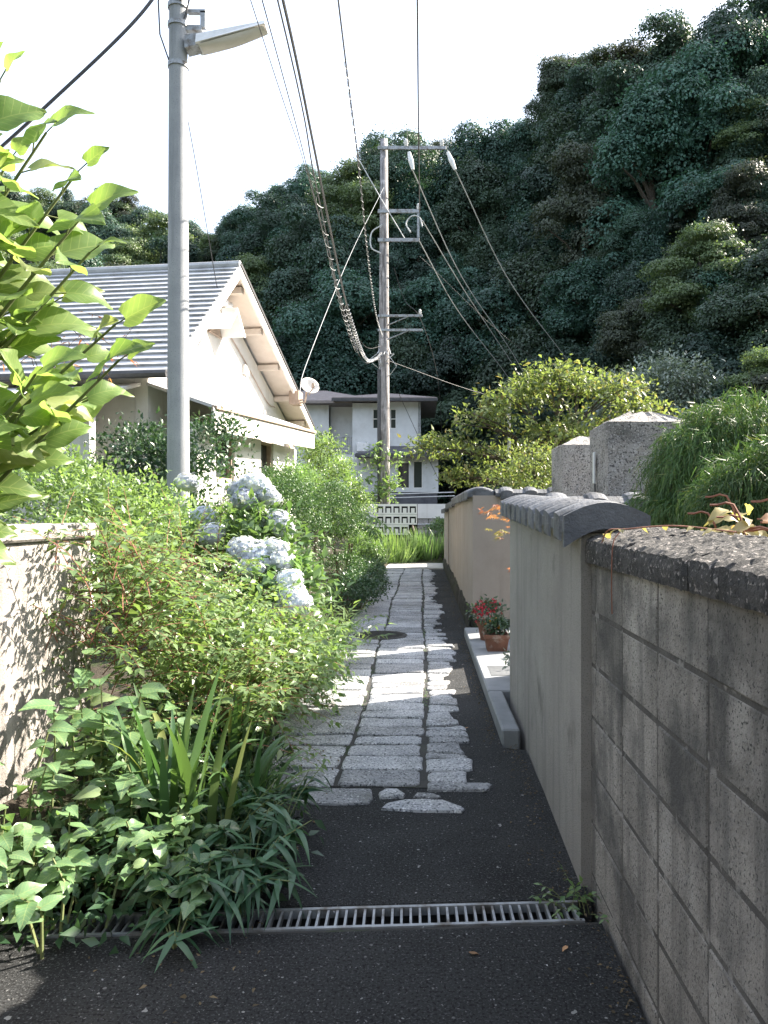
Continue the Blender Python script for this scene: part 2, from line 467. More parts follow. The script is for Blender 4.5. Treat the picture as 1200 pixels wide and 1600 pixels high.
def shoots(n, base_fn, dir_fn, length, leaf, step, size, droop=.4, start=.2, spread=1.0, wob=.12, updroop=.25, stem_r=.004, whorl=1):
    """leafy shoots: curved stems with two-ranked leaves; returns leaf arrays and a stem MB"""
    P = []; D = []; N = []; S = []
    mb = MB()
    for i in range(n):
        b = np.array(base_fn(i), float); d = unit(np.array(dir_fn(i), float))
        L = length * random.uniform(.65, 1.25)
        k = max(4, int(L / step))
        pts = [b]
        side = unit(np.cross(d, [0, 0, 1]) + 1e-6)
        cur = d.copy()
        for j in range(k):
            cur = unit(cur + np.array([0, 0, -droop / k]) + rng.normal(size=3) * wob / math.sqrt(k) * 1.5)
            pts.append(pts[-1] + cur * L / k)
            t = (j + 1) / k
            if t < start: continue
            for s in ((1, -1) if whorl == 2 else ((1,) if j % 2 else (-1,))):
                sd = unit(np.cross(cur, [0, 0, 1]) + rng.normal(size=3) * .15)
                P.append(pts[-1]); D.append(cur * .55 + sd * s * spread + np.array([0, 0, -updroop]) + rng.normal(size=3) * .25)
                N.append(np.array([0, 0, 1.0]) + rng.normal(size=3) * .35)
                S.append(size * random.uniform(.6, 1.25) * (1.0 if t < .85 else .7))
        # terminal leaf
        P.append(pts[-1]); D.append(cur); N.append(np.array([0, 0, 1.0]) + rng.normal(size=3) * .3); S.append(size * .9)
        if stem_r:
            pp = pts[::max(1, len(pts) // 6)]
            if len(pp) >= 2:
                mb.tube(pp, [stem_r * (1 - .7 * q / (len(pp) - 1)) for q in range(len(pp))], 3, cap=False)
    return (np.array(P), np.array(D), np.array(N), np.array(S)), mb

def cat_arr(*a):
    return tuple(np.concatenate([q[i] for q in a]) for i in range(4))

def stuff(o):
    o['kind'] = 'stuff'
    return o

def shrub(name, label, cat, loc, arr, tmpl, mat, stem=None, stem_mat=None, group=None, part='foliage', width=None):
    """thing with foliage and stems; arr in world coordinates"""
    t = thing(name, label, cat, loc, 0, group)
    L = np.array(loc)
    me = cloud(part, tmpl, arr[0] - L, arr[1], arr[2], arr[3], width)
    stuff(link(part, me, mat, t))
    if stem is not None and stem.v:
        stem.v = [(v[0] - L[0], v[1] - L[1], v[2] - L[2]) for v in stem.v]
        stem.build('stem', stem_mat or M['twig'], t)
    return t

# ================================================================== THE SETTING
# ground reaching the horizon
g = MB().add([(-900, -900, -.36), (900, -900, -.36), (900, 900, -.36), (-900, 900, -.36)], [(0, 1, 2, 3)]).build('ground', M['earth'])
g['kind'] = 'structure'

# the lane: two asphalt slabs with the drain channel left open between them
def grate_y(x, off):          # the channel runs slightly askew
    return 2.80 + .055 * x + off
near = MB().prism([(-2.0, -5), (.66, -5), (.66, grate_y(.66, -.02)), (-2.0, grate_y(-2.0, -.02))], -.35, 0).build('asphalt_road', M['asphalt'])
near['kind'] = 'structure'
lane = MB().prism([(-1.0, grate_y(-1.0, .17)), (.66, grate_y(.66, .17)), (.66, 4.9), (.519, 4.95), (.519, 9.57), (.66, 9.6), (.66, 24), (-1.05, 24)], -.35, 0).build('path', M['asphalt'])
lane['kind'] = 'structure'
_e = [(.15 + .03 * math.sin(q * 1.7) + random.uniform(-.03, .03), 4.2 + q * .25) for q in range(68)]
bed = MB().prism([(-1.02, 4.24), (-.2, 4.23)] + _e + [(-1.03, 21.2)], .001, .005).build('mortar_bed', M['mortar'], lane)

# garden beds and far ground
bed_l = MB()
nx, ny = 14, 40
vs = []; fs = []
for j in range(ny + 1):
    for i in range(nx + 1):
        x = -1.0 - (i / nx) ** 1.5 * 11; y = 2.9 + (j / ny) * 30
        z = .02 + .25 * min(1, (i / nx) * 3) + .05 * math.sin(x * 3 + y * 2.3) + (0 if y < 20 else (y - 20) * .05)
        vs.append((x, y, z if i else .01))
for j in range(ny):
    for i in range(nx):
        a = j * (nx + 1) + i
        fs.append((a, a + nx + 1, a + nx + 2, a + 1))
bed_l.add(vs, fs)
o = bed_l.build('garden_soil', M['soil'], smooth=True); o['kind'] = 'structure'
o = MB().box(.7, 14, 9.9, 30, -.35, .5).build('garden_terrace', M['earth']); o['kind'] = 'structure'
o = MB().box(.83, 8, -4, 5.85, -.35, .35).build('garden_ground', M['soil']); o['kind'] = 'structure'
o = MB().box(2.3, 9, 5.86, 9.89, -.35, .16).build('forecourt', M['landing']); o['kind'] = 'structure'
# lane end: bright gravel crossing and bank behind
o = MB().prism([(-3.2, 21.3), (1.9, 21.3), (2.4, 23.6), (-3.6, 23.6)], -.3, .03).build('cross_lane', solid('pale_gravel', (.42, .40, .37), (.52, .50, .47), 4, .95, .4, 60)); o['kind'] = 'structure'
o = MB().add([(-9, 23.6, 0), (6, 23.6, 0), (6, 25, .75), (-9, 25, .75), (6, 29, .8), (-9, 29, .8)], [(0, 1, 2, 3), (3, 2, 4, 5)]).build('grass_bank', M['earth']); o['kind'] = 'structure'
o = MB().box(-16, 5.5, 36, 50, -.3, 2.0).build('house_terrace', M['earth']); o['kind'] = 'structure'

# paving stones, three uneven columns that share their joints
MAN = (-.52, 9.45, .34)
def stone(poly, h=None):
    h = .016 + random.uniform(-.004, .006) if h is None else h
    n = len(poly)
    cx = sum(p[0] for p in poly) / n; cy = sum(p[1] for p in poly) / n
    def inset(d):
        return [(x + (cx - x) * d / max(.04, math.hypot(cx - x, cy - y)), y + (cy - y) * d / max(.04, math.hypot(cx - x, cy - y))) for x, y in poly]
    tx, ty = random.uniform(-.012, .012), random.uniform(-.012, .012)
    i1, i2 = inset(.004), inset(.016)
    vs = [(x - cx, y - cy, .001) for x, y in poly] + [(x - cx, y - cy, h * .7) for x, y in i1] + [(x - cx, y - cy, h + (x - cx) * tx + (y - cy) * ty + random.uniform(-.0025, .0025)) for x, y in i2] + [(0, 0, h + random.uniform(-.002, .003))]
    fs = []
    for k in range(2):
        for i in range(n): fs.append((k * n + i, k * n + (i + 1) % n, k * n + n + (i + 1) % n, k * n + n + i))
    for i in range(n): fs.append((2 * n + i, 2 * n + (i + 1) % n, 3 * n))
    link('paving_stone', MB().add(vs, fs).mesh('paving_stone'), M['granite'], lane, (cx, cy, 0))
def column(fl, fr, y0, y1, dmin, dmax, g, tilt, ragged=0.0):
    y = y0; lo = (y, y)
    while y < y1:
        d = random.uniform(dmin, dmax)
        y += d
        t = random.uniform(-tilt, tilt)
        hi = (y - t, y + t)
        xr = random.uniform(-ragged, ragged)
        L0, R0, L1, R1 = fl(lo[0]), fr(lo[1]) + xr, fl(hi[0]), fr(hi[1]) + xr + random.uniform(-ragged, ragged) * .4
        j = lambda s_=.004: random.uniform(-s_, s_)
        c = random.uniform(.010, .028)
        jx = random.uniform(-.012, .012); jr = random.uniform(-.012, .012)
        gg = g * random.uniform(.6, 1.5)
        mb_ = lambda q, b, sg: b[0] + (b[1] - b[0]) * q + sg * gg + j(.006)
        poly = [(L0 + c + jx, lo[0] + gg), (L0 * .66 + R0 * .34, mb_(.34, lo, 1)), (L0 * .33 + R0 * .67, mb_(.67, lo, 1)), (R0 - c + jr, lo[1] + gg),
                (R0 + jr, lo[1] + gg + c), ((R0 + R1) / 2 + jr + j(.008), (lo[1] + hi[1]) / 2), (R1 + jr, hi[1] - gg - c), (R1 - c + jr, hi[1] - gg),
                (L1 * .33 + R1 * .67, mb_(.67, hi, -1)), (L1 * .66 + R1 * .34, mb_(.34, hi, -1)), (L1 + c + jx, hi[0] - gg), (L1 + jx, hi[0] - gg - c),
                ((L0 + L1) / 2 + jx + j(.008), (lo[0] + hi[0]) / 2), (L0 + jx, lo[0] + gg + c)]
        stone(poly)
        lo = hi
sm = lambda y, a: 1 / (1 + math.exp(-(y - a)))
eL = lambda y: -1.02 + .02 * math.sin(y * 1.1)
eA = lambda y: -.475 + .018 * math.sin(y * 1.3) - .04 * sm(y, 10)
eB = lambda y: .022 + .014 * math.sin(y * .9 + 1) - .02 * sm(y, 12)
eR = lambda y: .265 + .05 * math.sin(y * 1.7) - .03 * sm(y, 11)
column(eL, lambda y: eA(y) - .010, 4.22, 21.1, .20, .40, .009, .035)
column(lambda y: eA(y) + .014, lambda y: eB(y) - .014, 4.22, 21.1, .17, .29, .0105, .024)
column(lambda y: eB(y) + .018, eR, 4.14, 21.1, .10, .23, .0105, .028, .06)
stone([(-.66, 3.985), (-.45, 3.96), (-.28, 3.975), (-.26, 4.05), (-.275, 4.17), (-.45, 4.19), (-.64, 4.18), (-.665, 4.1)])
stone([(-.21, 3.90), (0, 3.865), (.20, 3.86), (.215, 3.90), (.12, 4.0), (.0, 4.03), (-.1, 4.02), (-.19, 3.96)])
stone([(-.225, 4.05), (-.1, 4.06), (-.09, 4.1), (-.13, 4.17), (-.2, 4.18), (-.235, 4.12)])
stone([(-.05, 4.07), (.04, 4.05), (.1, 4.07), (.06, 4.12), (-.03, 4.13)])

# ================================================================== THINGS ON THE LANE
# drain grate
gt = thing('drain_grate', 'galvanised steel drain grate let into the asphalt across the lane', 'drain', (0, 0, 0))
def gpt(x, off, z): return (x, grate_y(x, off), z)
GX0, GX1 = -1.55, .60
for off in (0.0, .135):
    m = MB()
    m.extrude([gpt(GX0, off, -.03), gpt(GX0, off + .016, -.03), gpt(GX0, off + .016, .004), gpt(GX0, off, .004)], (GX1 - GX0, .055 * (GX1 - GX0), 0))
    m.build('rail', M['steel'], gt)
nb = 62
barm = MB().extrude([(-.0045, .0165, -.028), (.0045, .0165, -.028), (.0045, .0165, .001), (-.0045, .0165, .001)], (-.002, .118, 0)).mesh('bar')
barm.materials.append(M['steel'])
for i in range(nb):
    x = GX0 + .02 + (GX1 - GX0 - .04) * i / (nb - 1)
    link('bar', barm, None, gt, (x, grate_y(x, 0), 0))
m = MB()
for off in (-.018, .153):
    m.extrude([gpt(-2.0, off, -.30), gpt(-2.0, off + .015, -.30), gpt(-2.0, off + .015, -.002), gpt(-2.0, off, -.002)], (2.66, .055 * 2.66, 0))
m.build('channel', M['mortar'], gt)

# manhole cover
mh = thing('manhole_cover', 'round dark iron manhole cover set among the paving stones', 'manhole cover', (MAN[0], MAN[1], .004))
MB().lathe([(.335, .001), (.335, .022), (.318, .026), (.316, .018)], seg=36).build('rim', M['iron'], mh)
mc = MB().lathe([(.31, .002), (.31, .021), (.30, .024)], seg=36).build('cover', M['iron'], mh)
m = MB()
for i in range(-5, 6):
    w = math.sqrt(max(.01, .28 ** 2 - (i * .05) ** 2))
    m.box(-w, w, i * .05 - .009, i * .05 + .009, .022, .029)
m.build('tread', M['iron'], mc)

# ================================================================== RIGHT-HAND WALLS
# concrete block wall
bw = thing('block_wall', 'weathered grey concrete block wall with a rough dark coping beside the lane', 'wall', (0.68, 3.1, 0))
ROWS = [(-.15 + .21 * k, -.15 + .21 * (k + 1)) for k in range(7)]
bm_ = []
for k in range(5):
    j = lambda: random.uniform(-.0025, .0025)
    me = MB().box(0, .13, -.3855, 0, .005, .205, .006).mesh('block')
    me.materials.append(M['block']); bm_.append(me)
for (z0, z1) in ROWS:
    for c in range(12):
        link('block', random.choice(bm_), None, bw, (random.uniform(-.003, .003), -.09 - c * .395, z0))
# narrow end blocks against the gate wall and joint backing
for (z0, z1) in ROWS:
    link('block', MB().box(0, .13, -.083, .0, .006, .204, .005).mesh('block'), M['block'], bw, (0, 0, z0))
MB().box(.003, .12, -4.8, -.001, -.16, 1.32).build('mortar', M['joint'], bw)
for k in range(8):
    y1 = -.002 - k * .6; y0 = y1 - .592
    vs = []; fs = []
    na, nb_ = 16, 30
    prof = [(-.022, 1.322 - .012), (-.026, 1.36), (-.02, 1.395), (.0, 1.405)]
    cols = []
    for q in range(na + 1):
        t = q / na
        cols.append((0.0 + .27 * t, 1.405 + .04 * math.sin(t * math.pi * .55)))
    full = prof[:3] + cols + [(.275, 1.36), (.27, 1.32)]
    for j in range(nb_ + 1):
        yy = y0 + (y1 - y0) * j / nb_
        dz = .018 * (yy + 3.1) / 3.1 * 2 - .03
        for i, (px, pz) in enumerate(full):
            top = 1.0 if i >= 2 and i < len(full) - 2 else .35
            vs.append((px + random.uniform(-.004, .004), yy + (random.uniform(-.004, .004) if 0 < j < nb_ else 0), pz + dz * (pz > 1.33) + random.uniform(-.006, .005) * top))
    nn = len(full)
    for j in range(nb_):
        for i in range(nn - 1):
            a = j * nn + i
            fs.append((a, a + 1, a + nn + 1, a + nn))
    fs.append(tuple(range(nn))); fs.append(tuple(nb_ * nn + i for i in range(nn - 1, -1, -1)))
    MB().add(vs, fs).build('coping', M['cap'], bw)

# saddle coping tiles
def arch(wid, h, base, n=10):
    """arched section in (x,z): from left foot over crest to right foot"""
    return [(-wid / 2 + wid * i / n, base + h * math.sin(math.pi * (.12 + .76 * i / n)) - h * math.sin(math.pi * .12)) for i in range(n + 1)]
def tile_mesh(wid, h, L, rib=True):
    m = MB()
    top = arch(wid, h, .045); sec = [(-wid / 2, 0)] + top + [(wid / 2, 0)]
    m.extrude([(x, 0.003, z) for x, z in sec], (0, L - .006, 0))
    if rib:      # raised roll over the joint
        n = len(top)
        vs = []; fs = []
        rings = [(0.0, .0), (.010, .018), (.04, .030), (.08, .033), (.12, .028), (.15, .017), (.162, .0)]
        for (yy, up) in rings:
            for i, (x, z) in enumerate(top):
                q = (i / (n - 1) - .5) * 2
                vs.append((x * (1 + up / wid * 1.2), yy + .06, z + up))
        for a in range(len(rings) - 1):
            for i in range(n - 1):
                p = a * n + i
                fs.append((p, p + 1, p + n + 1, p + n))
        # roll ends hang over the eave
        for s, i in ((0, 0), (1, n - 1)):
            ring = [a * n + i for a in range(len(rings))]
            lo = []
            for a in range(len(rings)):
                x, yy, z = vs[ring[a]]
                lo.append(len(vs)); vs.append((x, yy, z - .085 - (.012 if 0 < a < len(rings) - 1 else 0)))
            for a in range(len(rings) - 1):
                fs.append((ring[a], lo[a], lo[a + 1], ring[a + 1]))
            fs.append(tuple(lo))
        m.add(vs, fs)
    return m.mesh('coping_tile')
TILE_A = tile_mesh(.33, .082, .305); TILE_A.materials.append(M['tile'])

gw = thing('gate_wall', 'pale grey plastered gate wall with arched silver coping tiles next to block wall', 'wall', (0.64, 3.1, 0))
vs = []
# L plan: along the lane then returning to the right
def gate_body(poly, zt):
    n = len(poly)
    return MB().add([(x, y, -.3) for x, y in poly] + [(x, y, zt(x, y)) for x, y in poly],
                    [tuple(range(n - 1, -1, -1)), tuple(range(n, 2 * n))] + [(i, (i + 1) % n, n + (i + 1) % n, n + i) for i in range(n)])
gate_body([(0, 0), (.19, 0), (.23, 2.81), (1.36, 2.81), (1.36, 3.0), (.055, 3.0)], lambda x, y: 1.425 + .035 * y).build('plaster_body', M['plaster'], gw)
for k in range(10):
    yy = .0 + k * .302
    link('coping_tile', TILE_A, None, gw, (.098 + .018 * yy, yy, 1.43 + .035 * yy), (R(2.0), 0, R(-1.05)))
for k in range(4):
    link('coping_tile', TILE_A, None, gw, (.26 + k * .302, 2.905, 1.55), (0, 0, R(-90)))
sec = arch(.345, .085, 0)
outer = [(x, z + .062) for x, z in sec]; inner = [(x, z - .045 - .01) for x, z in sec]
inner = [(x, -.065 + max(0, .075 * math.sin(math.pi * i / 10) - .0)) for i, (x, z) in enumerate(sec)]
m = MB().extrude([(x, 0, z) for x, z in outer] + [(x, 0, z) for x, z in reversed(inner)], (0, .032, 0))
m.build('end_tile', M['tile'], gw, loc=(.098, -.036, 1.435))

fw = thing('gate_wall', 'tan plastered wall on a dark mossy base along the lane beyond the gateway', 'wall', (0.63, 9.6, 0))
gate_body([(0, 0), (1.0, 0), (1.0, .2), (.2, .2), (.2, 5.2), (0, 5.2)], lambda x, y: 1.745 + .004 * y).build('plaster_body', M['plaster_tan'], fw)
gate_body([(.02, 5.22), (.2, 5.22), (.2, 9.2), (.02, 9.2)], lambda x, y: 1.70).build('plaster_body', M['plaster_tan'], fw)
gate_body([(.0, 9.22), (.18, 9.22), (.18, 12.6), (.0, 12.6)], lambda x, y: 1.60).build('plaster_body', M['plaster_tan'], fw)
for k in range(17):
    link('coping_tile', TILE_A, None, fw, (.10, .0 + k * .305, 1.73))
for k in range(3):
    link('coping_tile', TILE_A, None, fw, (.28 + k * .302, .10, 1.73), (0, 0, R(-90)))
for k in range(13):
    link('coping_tile', TILE_A, None, fw, (.11, 5.24 + k * .305, 1.685))
for k in range(11):
    link('coping_tile', TILE_A, None, fw, (.09, 9.24 + k * .305, 1.585))
# uneven mossy footing
vs = []; fs = []
nq = 90
for i in range(nq + 1):
    yy = -.0 + 12.6 * i / nq
    h = .27 + .03 * math.sin(yy * 3) + random.uniform(-.035, .035)
    vs += [(-.045 + random.uniform(-.012, .008), yy, -.3), (-.035 + random.uniform(-.01, .01), yy, h * .5), (-.018 + random.uniform(-.01, .004), yy, h), (.01, yy, h + .006)]
for i in range(nq):
    for k in range(3):
        a = i * 4 + k
        fs.append((a, a + 1, a + 5, a + 4))
MB().add(vs, fs).build('footing', M['moss_base'], fw)
MB().box(-.03, 1.0, -.03, .0, -.3, .2).build('footing', M['moss_base'], fw)

# landing in the gateway
ld = thing('landing', 'pale concrete entrance landing in the gateway recess', 'step', (.52, 6.12, 0))
MB().box(0, .12, -1.1, -.002, -.3, .10, .012).build('slab', M['landing'], ld)
MB().box(0, 1.8, 0, 3.42, -.3, .105, .012).build('slab', M['landing'], ld)
m = MB()
for i in range(9): m.box(.08, 1.6, .55 + i * .05, .575 + i * .05, .103, .110)
m.build('anti_slip_rib', M['landing'], ld)

# granite gateposts
def gatepost(y0, label, seed):
    r = random.Random(seed)
    t = thing('gatepost', label, 'gatepost', (1.55, y0, 0), 0, None)
    n = 14; W = .70
    vs = []; fs = []
    zs = [-.1 + (2.28 + .1) * i / 22 for i in range(23)]
    per = []
    for s in range(4):
        for i in range(n):
            q = i / n * W
            per.append([(q, 0), (W, q), (W - q, W), (0, W - q)][s])
    for z in zs:
        for k, (x, y) in enumerate(per):
            corner = (k % n == 0)
            a = .004 if corner else .011
            nx = (-1 if x == 0 else (1 if x == W else 0)); nyy = (-1 if y == 0 else (1 if y == W else 0))
            dd = r.uniform(-a, a)
            vs.append((x + nx * dd, y + nyy * dd, z))
    N = len(per)
    for j in range(len(zs) - 1):
        for k in range(N):
            fs.append((j * N + k, j * N + (k + 1) % N, (j + 1) * N + (k + 1) % N, (j + 1) * N + k))
    prev = (len(zs) - 1) * N
    for q, hh in ((.86, .018), (.6, .062), (.3, .108)):
        st = len(vs)
        for (x, y) in per:
            vs.append((W / 2 + (x - W / 2) * q + r.uniform(-.012, .012), W / 2 + (y - W / 2) * q + r.uniform(-.012, .012), 2.28 + hh + r.uniform(-.014, .014)))
        for k in range(N):
            fs.append((prev + k, prev + (k + 1) % N, st + (k + 1) % N, st + k))
        prev = st
    fs.append(tuple(prev + k for k in range(N)))
    MB().add(vs, fs).build('shaft', M['granite_rough'], t)
    return t
gp1 = gatepost(6.4, 'rough granite gatepost with a slim white nameplate on its side', 3)
gp2 = gatepost(8.5, 'rough granite gatepost without a nameplate beyond the gateway', 4)
MB().box(-.03, -.012, .42, .462, 1.78, 2.06, .004).build('nameplate', M['insul'], gp1)
MB().box(-.02, -.008, .425, .457, 1.70, 1.775).build('nameplate_slot', M['darkmetal'], gp1)

# ================================================================== LEFT GARDEN WALL
lw = thing('garden_wall', 'old pale concrete garden wall half hidden behind the shrubs', 'wall', (-1.9, 2.2, 0))
MB().box(-.15, 0, -3.6, 2.2, -.3, 1.37).build('body', M['oldwall'], lw)
MB().box(-2.2, -.151, 2.04, 2.19, -.3, 1.36).build('body', M['oldwall'], lw)
for k in range(5):
    MB().box(-.19, .035, -3.6 + k * 1.168 + .004, -3.6 + (k + 1) * 1.168 - .004, 1.372, 1.455, .012).build('coping', M['oldwall'], lw)

# ================================================================== THE LEFT HOUSE
GA = math.atan2(.133, .991)     # gable turned a little toward the lane
hs = thing('gabled_house', 'white rendered house with steep gable and dark lined tiled roof', 'house', (-3.63, 11.0, 0), -GA)
# local frame: +y along the gable, -x into the house
EZ, PZ, PS, FS = 3.54, 5.93, 2.75, 7.55
BZ = 3.58
TW = -.5
LEN = -10.0
MB().extrude([(TW, .35, -.3), (TW, 7.2, -.3), (TW, 7.2, 3.6), (TW, PS, PZ - .22), (TW, .35, EZ + .12)], (-.2, 0, 0)).build('gable_wall', M['white'], hs)
MB().box(LEN + .3, TW - .21, .36, .56, -.3, EZ + .1).build('front_wall', M['white'], hs)
MB().box(LEN + .3, TW - .21, 7.0, 7.2, -.3, 3.5).build('rear_wall', M['white'], hs)
# front roof slope laid in stepped courses
NCR = 21
ux, uz = PS, PZ - EZ
sl = math.hypot(ux, uz); dy, dz = ux / sl, uz / sl; ny_, nz_ = -dz, dy
rcm = MB()
c = sl / NCR
p0 = (0, 0); 
def rp(a, h): return (a * dy + h * ny_, a * dz + h * nz_)
q = [rp(0, -.03), rp(c + .03, -.03), rp(c + .03, .01), rp(0, .055)]
rcm.extrude([(0, yy, zz) for yy, zz in q], (LEN, 0, 0))
rc = rcm.mesh('roof_course'); rc.materials.append(M['roofing'])
for i in range(NCR):
    yy, zz = rp(i * c, 0)
    link('roof_course', rc, None, hs, (0, yy, EZ + zz))
# rear slope
sl2 = math.hypot(FS - PS, PZ - BZ)
d2 = ((FS - PS) / sl2, (BZ - PZ) / sl2); n2 = (-d2[1], d2[0])
def rq(a, h): return (PS + a * d2[0] + h * n2[0], PZ + a * d2[1] + h * n2[1])
NR2 = 24; c2 = sl2 / NR2
for i in range(NR2):
    a = i * c2
    q = [rq(a - .02, -.03), rq(a + c2, -.03), rq(a + c2, .05), rq(a - .02, .012)]
    MB().extrude([(0, yy, zz) for yy, zz in q], (LEN, 0, 0)).build('roof_course', M['roofing'], hs)
MB().tube([(.01, PS, PZ + .05), (LEN, PS, PZ + .05)], .07, 8).build('ridge_tile', M['roofing'], hs)
# soffits and bargeboards at the verge
q = [rq(.12, -.05), rq(sl2, -.05), rq(sl2, -.075), rq(.12, -.075)]
MB().extrude([(-.04, yy, zz) for yy, zz in q], (TW + .04, 0, 0)).build('soffit', M['soffit'], hs)
q = [rp(.02, -.05), rp(sl - .12, -.05), rp(sl - .12, -.075), rp(.02, -.075)]
MB().extrude([(-.04, yy, EZ + zz) for yy, zz in q], (TW + .04, 0, 0)).build('soffit', M['soffit'], hs)
q = [rq(.0, .02), rq(sl2 + .02, .02), rq(sl2 + .02, -.15), rq(.0, -.15)]
MB().extrude([(.012, yy, zz) for yy, zz in q], (-.04, 0, 0)).build('bargeboard', M['fascia'], hs)
q = [rp(.0, .02), rp(sl, .02), rp(sl, -.15), rp(.0, -.15)]
MB().extrude([(.012, yy, EZ + zz) for yy, zz in q], (-.04, 0, 0)).build('bargeboard', M['white'], hs)
q = [rq(-.02, .08), rq(sl2 + .03, .08), rq(sl2 + .03, .03), rq(-.02, .03)]
MB().extrude([(.03, yy, zz) for yy, zz in q], (-.08, 0, 0)).build('verge_flashing', M['darkmetal'], hs)
for a in (.45, 1.6, 2.75, 3.9, 4.9):
    yy, zz = rq(a, -.17)
    MB().box(TW, -.07, yy - .06, yy + .06, zz - .03, zz + .08).build('purlin_end', M['soffit'], hs)
# small vent hood below the peak
vh = MB().extrude([(TW + .45, 2.35, 4.78), (TW + .45, 2.78, 5.22), (TW + .45, 3.2, 4.78), (TW + .45, 3.12, 4.76), (TW + .45, 2.78, 5.13), (TW + .45, 2.43, 4.76)], (-.46, 0, 0)).build('vent_hood', M['white'], hs)
MB().extrude([(TW + .05, 2.5, 4.74), (TW + .05, 2.78, 5.05), (TW + .05, 3.06, 4.74)], (-.05, 0, 0)).build('vent', M['timber'], vh)
for yy in (2.98, 3.2):
    MB().lathe([(.02, 0), (.07, .02), (.085, .07), (.06, .12), (.0, .13)], (TW + .12, yy, PZ - .62), 10).build('floodlight', M['insul'], hs, smooth=True)
MB().extrude([(-.6, -1.0, 3.02), (-.6, .34, 3.42), (-.6, .34, 3.47), (-.6, -1.0, 3.07)], (LEN + .9, 0, 0)).build('lean_to_roof', M['white'], hs)
MB().extrude([(-.58, -1.03, 2.90), (-.58, -1.0, 2.90), (-.58, -1.0, 3.08), (-.58, -1.03, 3.08)], (LEN + .86, 0, 0)).build('lean_to_fascia', M['fascia'], hs)
MB().box(LEN + .5, -.8, -.7, -.55, -.3, 3.05).build('lean_to_wall', M['white'], hs)
# dark gutter under the front eave
MB().tube([(.0, -.06, EZ - .02), (LEN, -.06, EZ - .02)], .06, 8).build('gutter', M['darkmetal'], hs)
# lower wing with pent roof facing the lane
PX = .55
MB().extrude([(PX, .3, 3.06), (PX, 5.6, 3.26), (TW, 5.6, 3.62), (TW, .3, 3.42)], (0, 0, .05)).build('pent_roof', M['roofing'], hs)
MB().extrude([(PX + .02, .28, 2.72), (PX + .02, 5.62, 2.93), (PX + .02, 5.62, 3.27), (PX + .02, .28, 3.07)], (-.05, 0, 0)).build('pent_fascia', M['fascia'], hs)
MB().extrude([(PX + .06, .26, 3.05), (PX + .06, 5.64, 3.26), (PX + .06, 5.64, 3.31), (PX + .06, .26, 3.10)], (-.08, 0, 0)).build('pent_flashing', M['timber'], hs)
for (a, b) in ((.5, 1.2), (2.0, 3.3), (4.0, 5.5)):
    MB().box(.02, .20, a, b, -.3, 2.9).build('wing_wall', M['white'], hs)
for (a, b) in ((1.2, 2.0), (3.3, 4.0)):
    MB().box(.02, .20, a, b, -.3, 2.05).build('wing_wall', M['white'], hs)
    wf = MB().box(.03, .16, a + .002, b - .002, 2.06, 2.11).box(.03, .16, a + .002, b - .002, 2.84, 2.89).box(.03, .16, a + .002, a + .05, 2.11, 2.84).box(.03, .16, b - .05, b - .002, 2.11, 2.84).build('window', M['timber'], hs)
    MB().box(.06, .08, a + .05, b - .05, 2.11, 2.84).build('pane', M['glass'], wf)
MB().tube([(-.40, 7.25, 3.5), (-.40, 7.25, .1)], .035, 8).build('downpipe', M['soffit'], hs)
MB().tube([(TW + .02, 1.0, 3.7), (TW + .02, 1.0, 3.2)], .03, 6).build('downpipe', M['soffit'], hs)
MB().box(TW, TW + .06, 4.2, 4.45, 4.3, 4.5, .01).build('vent_cover', M['fascia'], hs)
MB().tube(catmull([(TW + .02, 3.0, 5.1), (TW + .02, 4.2, 4.6), (TW + .02, 5.6, 3.95), (TW + .03, 6.1, 3.9)], 5), .012, 5).build('wall_cable', M['timber'], hs)
# junction box on the rear corner
MB().box(-.12, .1, 6.0, 6.35, 3.95, 4.25, .01).build('meter_box', M['timber'], hs)
MB().box(TW - .1, TW + .12, 6.9, 7.2, -.3, 3.6).build('corner_post', M['soffit'], hs)

dish = thing('satellite_dish', 'small round pale satellite dish fixed at the gable corner of white house', 'satellite dish', (-2.55, 17.0, 3.95))
MB().tube([(-.30, -.05, .0), (-.05, 0, .05), (0, 0, .35)], .025, 6).build('mast', M['timber'], dish)
m = MB()
prof = [(0.0, 0), (.08, .008), (.15, .03), (.21, .06), (.215, .055), (.15, .015), (.08, -.008), (0.0, -.015)]
m.lathe([(max(r, .003), z) for r, z in prof], seg=22)
dd = m.build('reflector', M['lampglass'], dish, smooth=True, loc=(.05, -.05, .38), rot=(R(62), 0, R(28)))
MB().tube([(.05, -.06, .2), (.17, -.28, .34)], .014, 6).build('feed_arm', M['timber'], dish)
MB().lathe([(.03, -.05), (.035, .0), (.03, .06)], (.17, -.28, .36), 8).build('feed_horn', M['timber'], dish)

